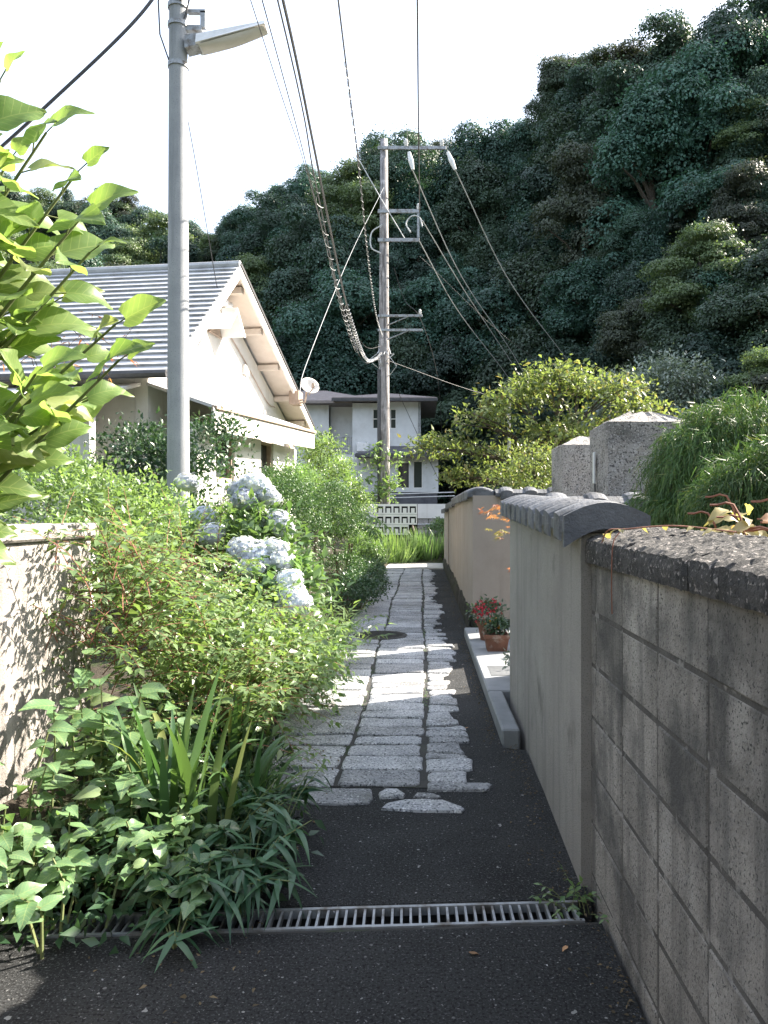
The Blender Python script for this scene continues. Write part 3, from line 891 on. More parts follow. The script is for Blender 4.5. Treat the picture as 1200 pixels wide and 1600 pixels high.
# ================================================================== THE FAR HOUSE
fh = thing('far_house', 'two storey pale house with brown hipped roof at the foot of the hill', 'house', (-3.6, 39.5, 2.0))
def hip(x0, x1, y0, y1, z, h, over=0, ridge='auto'):
    w, d = x1 - x0, y1 - y0
    r = min(w, d) / 2
    if w > d: a, b = (x0 + r, (y0 + y1) / 2), (x1 - r, (y0 + y1) / 2)
    else: a, b = ((x0 + x1) / 2, y0 + r), ((x0 + x1) / 2, y1 - r)
    vs = [(x0, y0, z), (x1, y0, z), (x1, y1, z), (x0, y1, z), (*a, z + h), (*b, z + h)]
    vs += [(x0, y0, z - .14), (x1, y0, z - .14), (x1, y1, z - .14), (x0, y1, z - .14)]
    if w > d: fs = [(0, 1, 5, 4), (1, 2, 5), (2, 3, 4, 5), (3, 0, 4)]
    else: fs = [(0, 1, 4), (1, 2, 5, 4), (2, 3, 5), (3, 0, 4, 5)]
    fs += [(0, 6, 7, 1), (1, 7, 8, 2), (2, 8, 9, 3), (3, 9, 6, 0), (9, 8, 7, 6)]
    return MB().add(vs, fs)
def wall_with_holes(x0, x1, y, z0, z1, holes, th=.2):
    m = MB()
    xs = sorted(set([x0, x1] + [h[0] for h in holes] + [h[1] for h in holes]))
    for a, b in zip(xs[:-1], xs[1:]):
        hh = [h for h in holes if h[0] <= a and h[1] >= b]
        if not hh: m.box(a, b, y, y + th, z0, z1)
        else:
            m.box(a, b, y, y + th, z0, hh[0][2]); m.box(a, b, y, y + th, hh[0][3], z1)
    return m
def add_window(par, x0, x1, y, z0, z1, mull=True):
    f = MB().box(x0 - .05, x1 + .05, y - .03, y + .05, z0 - .05, z0).box(x0 - .05, x1 + .05, y - .03, y + .05, z1, z1 + .05).box(x0 - .05, x0, y - .03, y + .05, z0, z1).box(x1, x1 + .05, y - .03, y + .05, z0, z1)
    if mull: f.box((x0 + x1) / 2 - .025, (x0 + x1) / 2 + .025, y - .01, y + .05, z0, z1).box(x0, x1, y - .008, y + .05, (z0 + z1) / 2 - .02, (z0 + z1) / 2 + .02)
    w = f.build('window', M['white'], par)
    MB().box(x0, x1, y + .06, y + .08, z0, z1).build('pane', M['glass'], w)
# upper storey: x 0..3.5 (world -3.6..-.1), z 3.0..5.3 local
wall_with_holes(0, 3.5, 0, 2.6, 5.35, [(1.05, 2.25, 3.95, 4.95)]).build('upper_wall', M['farwall'], fh)
add_window(fh, 1.08, 1.62, .05, 3.98, 4.92); add_window(fh, 1.70, 2.22, .05, 3.98, 4.92)
MB().box(3.3, 3.5, .2, 6, 2.6, 5.35).build('side_wall', M['farwall'], fh)
MB().box(0, .2, .2, 1.4, 2.6, 5.35).build('side_wall', M['farwall'], fh)
MB().box(-1.3, 0, 1.4, 1.6, .5, 5.35).build('recess_wall', M['farwall'], fh)
MB().box(-6.5, -1.3, .7, .9, .5, 5.35).build('recess_wall', M['farwall'], fh)
MB().box(-1.3, .0, .35, 1.4, 2.5, 2.65).build('balcony_floor', M['farwall'], fh)
m = MB()
for i in range(12): m.box(-1.25 + i * .105, -1.22 + i * .105, .36, .39, 2.65, 3.5)
m.box(-1.3, 0, .35, .40, 3.5, 3.56); m.build('balcony_rail', M['steel'], fh)
hip(-.95, 4.35, -.75, 6.5, 5.45, .62).build('roof', M['rooffar'], fh)
hip(-8.5, 1.6, .0, 6.8, 5.40, 1.05).build('roof', M['rooffar'], fh)
MB().box(-.98, 4.38, -.80, -.72, 5.26, 5.40).build('gutter', M['darkmetal'], fh)
MB().tube([(3.42, -.05, 5.3), (3.42, -.05, 2.9)], .04, 6).build('downpipe', M['steel'], fh)
MB().box(.25, .85, -.32, -.02, 2.75, 3.2, .02).build('air_conditioner', M['insul'], fh)
for x in (1.12, 1.78): MB().box(x, x + .20, .135, .15, 3.98, 4.92).build('curtain', M['farwall'], fh)
# lower storey projecting forward
wall_with_holes(1.5, 4.4, -1.0, .65, 2.55, [(2.35, 2.95, .85, 2.15), (3.15, 3.6, .85, 2.2)]).build('lower_wall', M['farwall'], fh)
add_window(fh, 2.38, 2.92, -.95, .88, 2.12, False); add_window(fh, 3.18, 3.57, -.95, .88, 2.17, False)
MB().box(4.2, 4.4, -.8, 3, .65, 2.55).build('side_wall', M['farwall'], fh)
MB().box(-1.3, 1.5, -.4, -.2, .65, 2.55).build('lower_wall', M['farwall'], fh)
hip(.3, 5.0, -1.7, 2.5, 2.55, .62).build('lower_roof', M['roofdark'], fh)
MB().box(.27, 5.03, -1.75, -1.67, 2.36, 2.50).build('gutter', M['darkmetal'], fh)
MB().box(-6.4, 4.35, -.9, 5, 0, .64).build('plinth', M['roofdark'], fh)

# retaining wall and white openwork screen before the far pole
rw = thing('retaining_wall', 'low stone retaining wall with white top course beyond the utility pole', 'wall', (-1.0, 31, 0))
for i in range(7):
    for j in range(3):
        MB().box(-1.5 + i * .55 + .01, -1.5 + (i + 1) * .55 - .01, 0, .4, .1 + j * .42, .1 + (j + 1) * .42 - .02, .02).build('stone', M['granite_rough'], rw)
MB().box(-1.6, 2.4, -.04, .4, 1.37, 1.95).build('top_course', M['white'], rw)
m = MB()
for z in (1.05, 2.15, 2.3): m.tube([(-1.6, -.1, z), (2.3, -.1, z + .12)], .022, 5)
m.build('pipe', M['wire_light'], rw)

sb = thing('screen_block_wall', 'stack of white openwork screen blocks in front of the wooden pole', 'block screen', (-1.52, 25.2, 0))
m = MB()
W_, H_ = .268, .335
m.box(0, W_, 0, .12, 0, .05).box(0, W_, 0, .12, H_ - .075, H_ - .003).box(0, .03, 0, .12, .05, H_ - .075).box(W_ - .033, W_ - .003, 0, .12, .05, H_ - .075)
m.box(.075, W_ - .075, -.003, .12, .05, H_ - .135)
sbm = m.mesh('screen_block'); sbm.materials.append(M['white'])
for j in range(3):
    for i in range(5 if j else 4):
        link('screen_block', sbm, None, sb, (i * W_ + .12 * (j == 0) * 0, (2 - j) * .012, .85 + j * (H_ + .004)))
MB().box(-.02, 1.36, .125, .15, .85, 1.86).build('dark_backing', M['black'], sb)  # black sheet added so the block openings look shaded
MB().box(-.03, 1.37, .0, .2, .3, .848).build('footing', M['moss_base'], sb)
MB().tube([(1.2, -.05, 1.15), (1.48, -.5, .35)], .03, 6).build('prop', M['timber'], sb)

# ================================================================== POLES AND WIRES
np_ = thing('street_pole', 'tall grey concrete pole carrying a street lamp behind the shrubs', 'pole', (-3.02, 9.5, 0))
MB().lathe([(.142, -.3), (.135, 2.0), (.122, 5.0), (.108, 8.0), (.10, 10.5)], seg=28).build('shaft', M['pole'], np_, smooth=True)
for z in (7.05, 7.55, 7.78):
    MB().lathe([(.126, -.025), (.126, .025)], (0, 0, z), 20).build('band', M['steel'], np_)
MB().box(.10, .30, -.04, .04, 7.48, 7.54).box(.12, .34, -.03, .03, 7.70, 7.74).box(.28, .34, -.03, .03, 7.52, 7.72).build('bracket', M['steel'], np_)
MB().tube([(-.10, -.05, 7.1), (-.2, -.08, 7.4), (-.22, -.08, 7.8), (-.16, -.05, 8.3), (-.11, -.03, 8.7)], .01, 5).build('conduit', M['wire'], np_)
MB().tube([(.1, -.07, 7.6), (.2, -.1, 7.95), (.32, -.05, 7.85), (.36, -.02, 8.4)], .012, 5).build('conduit', M['wire'], np_)
MB().box(-.02, .09, -.15, -.10, 7.8, 8.0, .01).build('terminal_box', M['darkmetal'], np_)

lp = thing('street_lamp', 'flat rectangular street lamp head mounted on grey concrete pole', 'lamp', (-2.90, 9.46, 7.22))
MB().extrude([(0.0, -.10, -.02), (.16, -.10, .02), (.16, -.10, .16), (0.0, -.10, .14)], (0, .2, 0)).build('arm', M['steel'], lp)
m = MB()
A, B = Vector((.14, 0, 0)), Vector((.98, 0, .30))
m.add([(.14, -.14, .02), (.14, .14, .02), (.98, -.11, .27), (.98, .11, .27), (.14, -.10, .15), (.14, .10, .15), (.98, -.07, .33), (.98, .07, .33)],
      [(0, 2, 3, 1), (4, 5, 7, 6), (0, 4, 6, 2), (1, 3, 7, 5), (0, 1, 5, 4), (2, 6, 7, 3)])
m.build('housing', M['insul'], lp)
vs = []; fs = []
for i in range(9):
    t = i / 8; x = .17 + .78 * t; zb = .025 + .24 * t - .012
    for k in range(7):
        a = math.pi * k / 6
        vs.append((x + .03 * math.sin(a), -.115 * math.cos(a) * (1 - .2 * t), zb - .07 * math.sin(a) * math.sin(math.pi * (.1 + .8 * t))))
for i in range(8):
    for k in range(6):
        p = i * 7 + k; fs.append((p, p + 1, p + 8, p + 7))
MB().add(vs, fs).build('diffuser', M['lampglass'], lp, smooth=True)

up = thing('utility_pole', 'tall weathered utility pole with crossarms standing at the end of the path', 'utility pole', (-1.3, 26, 0))
MB().lathe([(.20, -.3), (.195, 3), (.175, 7), (.15, 11), (.125, 14.2)], seg=18).build('shaft', M['oldpole'], up, smooth=True)
def arm(x1, z, th=.05, brace=False, x0=-.2):
    MB().box(x0, x1, -.20, -.14, z - th, z + th, .006).build('crossarm', M['steel'], up)
    if brace: MB().tube([(.12, -.17, z - .32), (x1 * .62, -.17, z - .03)], .022, 5).build('arm_brace', M['steel'], up)
arm(2.1, 13.85, .055)
arm(1.2, 11.72, .06); arm(1.2, 10.75, .06)
MB().box(1.12, 1.2, -.21, -.13, 10.82, 11.65).build('arm_strut', M['steel'], up)
arm(1.3, 8.2, .04, True); arm(1.3, 7.72, .04, True)
def insul(x, z, s=1.0, y=-.17):
    MB().lathe([(.03 * s, 0), (.07 * s, .02 * s), (.05 * s, .08 * s), (.08 * s, .10 * s), (.05 * s, .17 * s), (.07 * s, .19 * s), (.02 * s, .25 * s)], (x, y, z), 10).build('insulator', M['insul'], up, smooth=True)
insul(.75, 13.9); insul(1.95, 13.9); insul(1.16, 11.78, .8); insul(1.22, 8.25, .7)
for a, b in (((.85, -.2, 13.7), (.98, -.2, 13.1)), ((2.15, -.2, 13.7), (2.4, -.2, 13.1))):
    MB().tube([a, ((a[0] + b[0]) / 2, -.2, (a[2] + b[2]) / 2), b], [.05, .09, .05], 8).build('strain_insulator', M['insul'], up)
for z in (3.9, 6.55, 6.8, 7.3, 7.9, 9.4, 11.3):
    MB().lathe([(.192 - .004 * z + .0, -.03), (.192 - .004 * z, .03)], (0, 0, z), 14).build('band', M['steel'], up)
m = MB()
for k in range(5):
    th = k * 1.25
    m.tube([(.17 * math.cos(th), .17 * math.sin(th) - .02, 6.2 + .12 * k), (.5 * math.cos(th + .5), -.25, 6.5 + .1 * k), (.25 * math.cos(th + 1), -.24, 6.9), (.18 * math.cos(th + 2), .1, 7.3)], .014, 4)
m.build('cable_loop', M['wire_light'], up)
MB().tube(catmull([(-.1, -.2, 10.3), (-.42, -.2, 10.5), (-.40, -.2, 11.0), (-.05, -.2, 11.25)], 5), .025, 5).build('cable_loop', M['wire_light'], up)
MB().tube(catmull([(.9, -.2, 11.0), (.75, -.2, 11.3), (.95, -.2, 11.55), (1.2, -.2, 11.5), (1.3, -.2, 11.2)], 5), .025, 5).build('cable_loop', M['wire_light'], up)
MB().lathe([(.06, 1.9), (.06, 6.4)], (-.16, -.14, 0), 8).build('cable_conduit', M['darkmetal'], up)

def cable(label, pts, r, mat='wire', helix=None, group='overhead wires', n=10):
    p = catmull(pts, n)
    t = MB().tube(p, r, 5).build('cable', M[mat])
    tag(t, label, 'cable', group)
    if helix:
        # lashing wire wound round the cable
        i0, i1, turns, hr, hw = helix
        seg = p[int(i0 * (len(p) - 1)):int(i1 * (len(p) - 1)) + 1]
        out = []
        tot = sum((b - a).length for a, b in zip(seg[:-1], seg[1:])); acc = 0
        for a, b in zip(seg[:-1], seg[1:]):
            L = (b - a).length; d = (b - a).normalized(); sx = d.cross(Vector((0, 0, 1))).normalized(); sz = sx.cross(d)
            k = max(2, int(L / tot * turns * 8))
            for q in range(k):
                th = 2 * math.pi * turns * (acc + L * q / k) / tot
                out.append(a + (b - a) * (q / k) + (sx * math.cos(th) + sz * math.sin(th)) * hr + Vector((0, 0, -hr * .5)))
            acc += L
        MB().tube(out, hw, 4).build('lashing', M['wire_light'], t)
    return t
cable('thick black cable bundle wound with lashing wire sagging along the path', [(-1.2, -6, 7.2), (-1.22, 3, 6.2), (-1.23, 6.7, 6.05), (-1.25, 8.8, 5.75), (-1.25, 10.3, 5.4), (-1.25, 13, 4.95), (-1.34, 18, 5.2), (-1.42, 23, 6.2), (-1.38, 25.9, 7.0)], .015, helix=(.62, 1.0, 60, .034, .004))
cable('black cable running close beside the lashed bundle', [(-1.32, -6, 7.4), (-1.30, 6.7, 6.15), (-1.32, 9.5, 5.6), (-1.35, 13, 5.0), (-1.42, 18, 5.15), (-1.48, 23, 6.1), (-1.40, 25.9, 6.85)], .009, helix=(.30, .62, 24, .036, .003))
cable('thin grey wire hanging left of the lashed cable bundle', [(-1.55, -6, 7.6), (-1.46, 6.9, 6.2), (-1.42, 10, 5.7), (-1.44, 14, 5.2), (-1.5, 20, 5.6), (-1.38, 25.9, 6.75)], .006)
cable('second thin grey wire at far left of the cable bundle', [(-1.9, -6, 7.7), (-1.6, 7.0, 6.3), (-1.5, 10, 5.95), (-1.5, 14, 5.5), (-1.5, 20, 5.9), (-1.36, 25.9, 7.2)], .005)
cable('black twisted cable between the bundle and the crossarm wire', [(-.6, -6, 8.0), (-.82, 6.5, 6.75), (-.9, 9.5, 6.72), (-.95, 11.4, 6.75), (-1.05, 14.8, 6.5), (-1.2, 20, 6.7), (-1.33, 25.9, 7.5)], .010, helix=(.25, 1.0, 70, .016, .004))
cable('straight black wire coming overhead to the upper crossarm of pole', [(-.05, -6, 12.4), (-.09, 10, 11.5), (-.10, 18, 11.35), (-.10, 25.85, 11.7)], .02)
cable('faint wire high above the straight black crossarm wire', [(-.6, -6, 15.5), (-.62, 14, 14.4), (-.5, 25.83, 14.1)], .006, 'wire_light')
cable('pale wire falling from the top crossarm toward the hillside trees', [(-.38, 25.8, 13.2), (1.6, 32, 11.5), (4.4, 38, 9.6), (6.5, 42, 7.5)], .022, 'wire_light')
cable('pale wire falling from the outer end of the top crossarm', [(1.08, 25.8, 13.15), (3.6, 32, 11.3), (7.0, 38, 9.4), (10.2, 44, 7.8)], .022, 'wire_light')
cable('pale wire falling from the upper strut of the pole', [(.0, 25.8, 11.4), (1.8, 31, 10.4), (4.2, 37, 9.0), (6.4, 42, 7.4)], .020, 'wire_light')
cable('pale wire falling from the lower corner of the pole strut', [(-.1, 25.8, 10.7), (1.4, 31, 9.8), (3.8, 37, 8.6), (5.6, 41, 7.4)], .020, 'wire_light')
cable('pale stay wire crossing the pole above its strut arms', [(-2.3, 25.7, 13.7), (-1.3, 25.72, 11.95), (-.6, 25.8, 10.8)], .016, 'wire_light')
cable('pale wire crossing down left from the pole to the gabled house', [(-1.30, 25.8, 12.5), (-2.2, 23, 9.2), (-2.75, 18.4, 5.2), (-2.75, 17.2, 4.25)], .007, 'wire_light')
cable('thin service wire drooping from lower arms toward the far house', [(-.95, 25.8, 9.8), (-.6, 26.5, 8.9), (-.05, 26.6, 8.25), (.6, 30, 6.8), (1.0, 38, 4.6)], .010)
cable('thin dark wire slanting from the pole past the golden tree', [(-1.2, 25.8, 6.7), (2.5, 30, 6.2), (8, 36, 6.0), (16, 42, 6.3)], .010)
cable('thin pale wire running to the right across the dark hillside', [(-.1, 25.8, 10.2), (4, 32, 8.5), (10, 40, 7.2), (18, 46, 7.2)], .009)
cable('thick stay cable slanting down left from the street pole', [(-3.0, 9.5, 8.4), (-3.42, 9.2, 7.45), (-4.35, 8.9, 6.25), (-5.3, 8.7, 5.2)], .020)
cable('thin service wire dropping from above to the tiled roof', [(-3.6, 11.8, 7.55), (-3.55, 12.2, 6.8), (-3.48, 13.3, 5.0)], .007)
cable('thin wire slanting down beside the far house', [(-.8, 25.8, 5.6), (.2, 30, 3.8), (.9, 33, 2.6)], .010)

sp = thing('slim_post', 'slim grey metal post with small lamp bracket behind golden tree', 'post', (2.32, 20.6, .5))
MB().lathe([(.045, 0), (.04, 4.3)], seg=10).build('shaft', M['steel'], sp)
MB().box(-.22, .30, -.04, .04, 4.3, 4.36).box(-.2, .1, -.05, .05, 4.36, 4.44).build('bracket', M['darkmetal'], sp)

# ================================================================== HILL AND FOREST
def th_u(u): return math.degrees(math.atan((u - 660) / 1200))
sky_tab = [(-200, 260, 100), (0, 285, 100), (130, 285, 104), (260, 335, 105), (340, 340, 90), (430, 280, 80), (520, 225, 76), (640, 215, 74), (700, 222, 72), (760, 205, 68), (845, 185, 64), (868, 95, 62), (930, 72, 60), (1060, 40, 60), (1200, 0, 60)]
TH = [-180, -150, -100, -70] + [th_u(u) for u, v, d in sky_tab] + [40, 60, 75, 100, 130, 180]  # outer entries: unseen hill behind the camera, added to cut light from there
RR_ = [55, 58, 85, 95] + [d / math.cos(R(th_u(u))) for u, v, d in sky_tab] + [80, 92, 100, 90, 70, 55]
ZR = [28, 28, 26, 28] + [1.5 + (805 - v) / 1200 * d - 8.0 for u, v, d in sky_tab] + [33, 27, 24, 24, 27, 28]
TB = [-180, -130, -100, -35, -10, 5, 12, 18, 25, 32, 40, 75, 130, 180]
RB = [22, 26, 48, 58, 52, 50, 42, 34, 30, 42, 50, 55, 30, 22]  # unseen right-hand foot set back to let the sun through
def hill_z(th, t):
    zr = np.interp(th, TH, ZR)
    return zr * np.where(t < 1, np.maximum(t, 0) ** .9, 1 - (t - 1) * .12)
def hill_p(th, t):
    rb = np.interp(th, TB, RB); rr = np.interp(th, TH, RR_)
    r = rb + (rr - rb) * t
    return np.stack([r * np.sin(np.radians(th)), r * np.cos(np.radians(th)), hill_z(th, t)], -1)
ths = np.arange(-180, 181, 2.0); ts = np.concatenate([np.linspace(-.12, 1, 16), [1.15, 1.5, 2.2, 3.5]])
gth, gt_ = np.meshgrid(ths, ts, indexing='ij')
HP = hill_p(gth.ravel(), gt_.ravel())
HP[:, 2] += rng.normal(size=len(HP)) * .4 - .2
HP[gt_.ravel() < 0, 2] = -.4
nt_ = len(ts)
F = np.array([(i * nt_ + j, i * nt_ + j + 1, (i + 1) * nt_ + j + 1, (i + 1) * nt_ + j) for i in range(len(ths) - 1) for j in range(nt_ - 1)])
o = link('hill', np_mesh('hill', HP, F[:, ::-1], True), M['hill']); o['kind'] = 'structure'

# undergrowth cover on the hillside (uncountable)
NU = 60000
th = rng.uniform(-40, 36, NU); t = rng.random(NU) ** .9 * 1.05
P = hill_p(th, t); P[:, 2] += rng.gamma(1.6, .55, NU)
cl = np.sin(P[:, 0] * .9) * np.sin(P[:, 1] * .8 + 1) * .8
P[:, 2] += np.maximum(cl, -.3)
D = rng.normal(size=P.shape) + np.array([-.2, -.6, -.2]); N = rng.normal(size=P.shape) * .6 + np.array([0, -.4, .9])
o = link('hillside_undergrowth', cloud('hillside_undergrowth', T_RHOMB, P, D, N, rng.uniform(.35, .75, NU)), M['l_hill'])
stuff(tag(o, 'dense dark undergrowth covering the steep hillside between trees', 'undergrowth'))

def lobe_leaves(vols, r, dens=430, size=.125):
    P = []; D = []; N = []; S = []
    for c, q in vols:
        n = int(dens * (q[0] * q[2] + q[0] * q[0]) * 2)
        d = rand_dirs(n); d[:, 2] = np.where(d[:, 2] < -.5, -d[:, 2], d[:, 2])
        ph = r.uniform(0, 6)
        rad = 1 + .24 * np.sin(d[:, 0] * 5 + ph) * np.sin(d[:, 1] * 5 - ph * 1.7) * np.cos(d[:, 2] * 4 + ph) + .10 * np.sin(d[:, 0] * 13 + ph) * np.sin(d[:, 1] * 12 + d[:, 2] * 9) + rng.normal(size=n) * .075 - .25 * (rng.random(n) < .18)
        P.append(np.array(c) + np.array(q) * d * rad[:, None])
        D.append(np.cross(d, rng.normal(size=(n, 3))) * .7 + d * .35 + np.array([0, 0, -.5]))
        N.append(d + np.array([0, 0, .35]) + rng.normal(size=(n, 3)) * .40)
        S.append(size * rng.uniform(.7, 1.4, n))
    return np.concatenate(P), np.concatenate(D), np.concatenate(N), np.concatenate(S)
def tree_proto(kind, seed):
    """unit tree about 8 m tall at origin: (trunk mesh, crown mesh)"""
    r = random.Random(seed)
    vols = []
    if kind == 'round':
        for k in range(24):
            a = r.uniform(0, 6.28); q = r.uniform(.2, 2.3)
            z = r.uniform(2.2, 7.2); s = r.uniform(.55, 1.15) * (1.1 if z < 5.5 else .8)
            q *= (1.0 if z < 5.5 else .6)
            vols.append(((q * math.cos(a), q * math.sin(a), z), (s, s, s * .75)))
    elif kind == 'tall':
        for k in range(19):
            z = 1.8 + 6.4 * k / 19; q = r.uniform(.2, 1.3) * (1 - .04 * k); a = r.uniform(0, 6.28); s = r.uniform(.55, 1.0) * (1.15 - .025 * k)
            vols.append(((q * math.cos(a), q * math.sin(a), z), (s, s, s * .9)))
    elif kind == 'drape':      # vine-smothered: lobes flowing down
        for k in range(19):
            a = r.uniform(0, 6.28); z = r.uniform(.8, 6.4); q = r.uniform(.6, 1.2) * (2.6 - z * .3); s = r.uniform(.7, 1.2)
            vols.append(((q * math.cos(a), q * math.sin(a), z), (s, s, s * 1.15)))
    elif kind == 'layer':
        for k in range(22):
            a = r.uniform(0, 6.28); z = 2.2 + k * .25; q = r.uniform(.4, 2.4) * (1 - .022 * k); s = r.uniform(.6, 1.2)
            vols.append(((q * math.cos(a), q * math.sin(a), z), (s, s, s * .45)))
    A = cat_arr(lobe_leaves(vols, r), clump_leaves(vols, 170, 34, .135, .24, shell=.05, droop=.4, out=.7, up=.6, on=.7, nr=.4))
    crown = cloud('crown', T_RHOMB, *A)
    m = MB()
    m.tube([(0, 0, -.8), (.1, .05, 2), (.0, .1, 4.2), (.1, 0, 6.3)], [.24, .18, .12, .04], 7)
    for v in vols[:8]:
        c = Vector(v[0])
        m.tube([(0, 0, max(1.2, c.z - 1.5)), (c.x * .5, c.y * .5, c.z - .5), c], [.09, .06, .03], 5, cap=False)
    return m.mesh('trunk'), crown
protos = []
for k, (kind, mat_, lab) in enumerate([
        ('round', 'l_hill', 'dark evergreen with rounded crown'),
        ('round', 'l_hill3', 'teal green round crowned tree'),
        ('tall', 'l_hill', 'tall narrow dark tree'),
        ('drape', 'l_hill3', 'vine smothered teal tree'),
        ('layer', 'l_hill2', 'brownish layered evergreen'),
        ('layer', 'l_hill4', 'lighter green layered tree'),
        ('tall', 'l_hill3', 'tall narrow teal tree'),
        ('drape', 'l_hill', 'vine smothered dark tree')]):
    tm, cm = tree_proto(kind, 40 + k)
    tm.materials.append(M['bark']); cm.materials.append(M[mat_])
    protos.append((tm, cm, lab))
def hill_tree(p, x, y, z, s, rz, zone):
    tm, cm, lab = protos[p]
    lab = lab + ' ' + zone
    t = thing('hill_tree', lab, 'tree', (x, y, z), rz, 'hill trees: ' + lab)
    t.scale = (s[0], s[0], s[1])
    link('trunk', tm, None, t); link('crown', cm, None, t)
cnt = 0
ZONES = ['at the foot of the hill', 'on the lower hillside', 'on the upper hillside', 'along the hill crest']
for ring, (t0, nn) in enumerate([(.02, 26), (.14, 28), (.28, 30), (.42, 32), (.56, 34), (.70, 34), (.84, 36), (.96, 40), (1.04, 34)]):
    for i in range(nn):
        th = -33 + 64 * (i + random.uniform(.1, .9)) / nn
        t = t0 + random.uniform(-.05, .05)
        x, y, z = hill_p(np.array([th]), np.array([t]))[0]
        if t < .1 and -12 < th < 2 and y < 52: continue
        w = [3, 3, 1.5, 3, 2, .6, 1, 3]
        if th < -14: w = [2, 1, 1, 1, 2, 4, .5, 1]
        if th > 9 and t > .6: w = [4, .6, 5, 1.5, 2, .4, .6, 3]
        p = random.choices(range(8), w)[0]
        s = random.choice((.65, .8, .95, 1.1, 1.3, 1.5)) * random.uniform(.9, 1.1)
        if t > .9: s = min(s, 1.1)
        if math.hypot(x, y) < 46: s = min(s, .9)
        if th > 2 and p == 5: p = 0
        hill_tree(p, float(x), float(y), float(z) - .3, (s * random.uniform(.95, 1.2), s), random.uniform(0, 6.28), ZONES[min(3, int(t / .33))] + (' of the distant left spur' if th < -14 else '')); cnt += 1

for (th_, t_, s_) in ((20.5, .30, .8), (23.5, .62, .75), (-3.5, .95, .7), (24.5, .12, .6)):  # lighter leaf colour stands in for sunlight on these crowns
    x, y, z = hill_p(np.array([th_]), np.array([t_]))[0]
    hill_tree(5, float(x) - 1.5, float(y) - 3, float(z) - 2.2, (s_ * 1.25, s_), 1.0 + th_, 'with leaves coloured as if sunlit against the dark slope')
# ---- nearer trees
def branchy_tree(name, label, loc, vols, mat_, leaf, n_cl, per, sigma, tmpl=T_LEAF, droop=.2, trunk_r=.12, shell=.5):
    t = thing(name, label, 'tree', loc)
    A = clump_leaves(vols, n_cl, per, leaf, sigma, shell=shell, droop=droop, out=.6, up=.8)
    stuff(link('crown', cloud('crown', tmpl, *A), M[mat_], t))
    m = MB()
    top = Vector((0, 0, max(v[0][2] for v in vols)))
    m.tube([(0, 0, -.3), (.08, .03, top.z * .3), (-.05, .08, top.z * .55), (.05, 0, top.z * .8)], [trunk_r, trunk_r * .8, trunk_r * .55, trunk_r * .25], 8)
    for v in vols:
        c = Vector(v[0]); st = Vector((0, 0, min(c.z * .7, top.z * .5)))
        mid = (st + c) / 2 + Vector((random.uniform(-.1, .1), random.uniform(-.1, .1), .15))
        m.tube([st, mid, c, c + (c - mid) * .6], [trunk_r * .45, trunk_r * .3, trunk_r * .18, .008], 5, cap=False)
        for q in range(5):
            e = c + Vector((random.uniform(-1, 1) * v[1][0], random.uniform(-1, 1) * v[1][1], random.uniform(-.5, .9) * v[1][2]))
            m.tube([mid, (mid + e) / 2 + Vector((0, 0, .1)), e], [trunk_r * .2, trunk_r * .12, .006], 4, cap=False)
    m.build('trunk', M['bark'], t)
    return t
gv = []
for (x, z, rx, rz_, yy) in ((-2.1, 2.2, .75, .4, 0), (-1.3, 2.7, .8, .5, -.3), (-.5, 3.2, .9, .55, 0), (.3, 3.6, .95, .6, .3), (1.1, 3.3, .9, .55, -.3), (1.8, 2.9, .8, .5, .2), (-.9, 2.0, .8, .4, .5), (.2, 2.4, 1.0, .6, -.6), (1.2, 2.3, .8, .5, .3), (2.1, 2.5, .6, .4, 0), (-.2, 1.7, .8, .4, -.4), (-1.7, 1.6, .6, .3, .2)):
    gv.append(((x * 1.14, yy, z * 1.13 + .05), (rx * 1.1, rx * 1.1, rz_ * .75)))
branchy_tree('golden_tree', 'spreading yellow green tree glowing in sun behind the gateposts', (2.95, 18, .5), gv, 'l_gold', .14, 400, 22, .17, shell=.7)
sv = [((-1.4, 0, 5.4), (1.3, 1.2, 1.0)), ((.2, 0, 6.0), (1.5, 1.3, 1.1)), ((1.5, .2, 5.3), (1.3, 1.2, 1.1)), ((.2, -.6, 4.6), (1.7, 1.2, 1.0)), ((-2.0, .2, 4.4), (1.0, 1.0, .8)), ((2.2, 0, 4.3), (1.0, 1, .9))]
branchy_tree('silver_tree', 'silvery grey green bushy tree below the dark hillside', (9.4, 30, .6), sv, 'l_silver', .17, 420, 26, .26)
sv = [((-1.2, 0, 4.6), (1.2, 1.2, .7)), ((.5, 0, 5.5), (1.4, 1.2, .9)), ((1.8, .2, 4.9), (1.3, 1.2, .8)), ((.2, -.6, 3.9), (1.7, 1.2, .7)), ((.4, 0, 6.6), (1.0, 1.0, .6))]
branchy_tree('light_tree', 'light green layered tree at the hill foot right of the silvery tree', (13.4, 28.5, .6), sv, 'l_hill4', .18, 330, 26, .25)
sv = [((0, 0, 1.2), (.6, .5, .6)), ((.5, .2, 1.6), (.45, .4, .45)), ((-.4, .1, 1.6), (.4, .4, .35)), ((.1, -.1, 2.0), (.4, .4, .3))]
branchy_tree('yellow_green_bush', 'small sunny yellow green bush behind the tan wall', (1.95, 14, .5), sv, 'l_gold', .085, 130, 22, .12, trunk_r=.04)
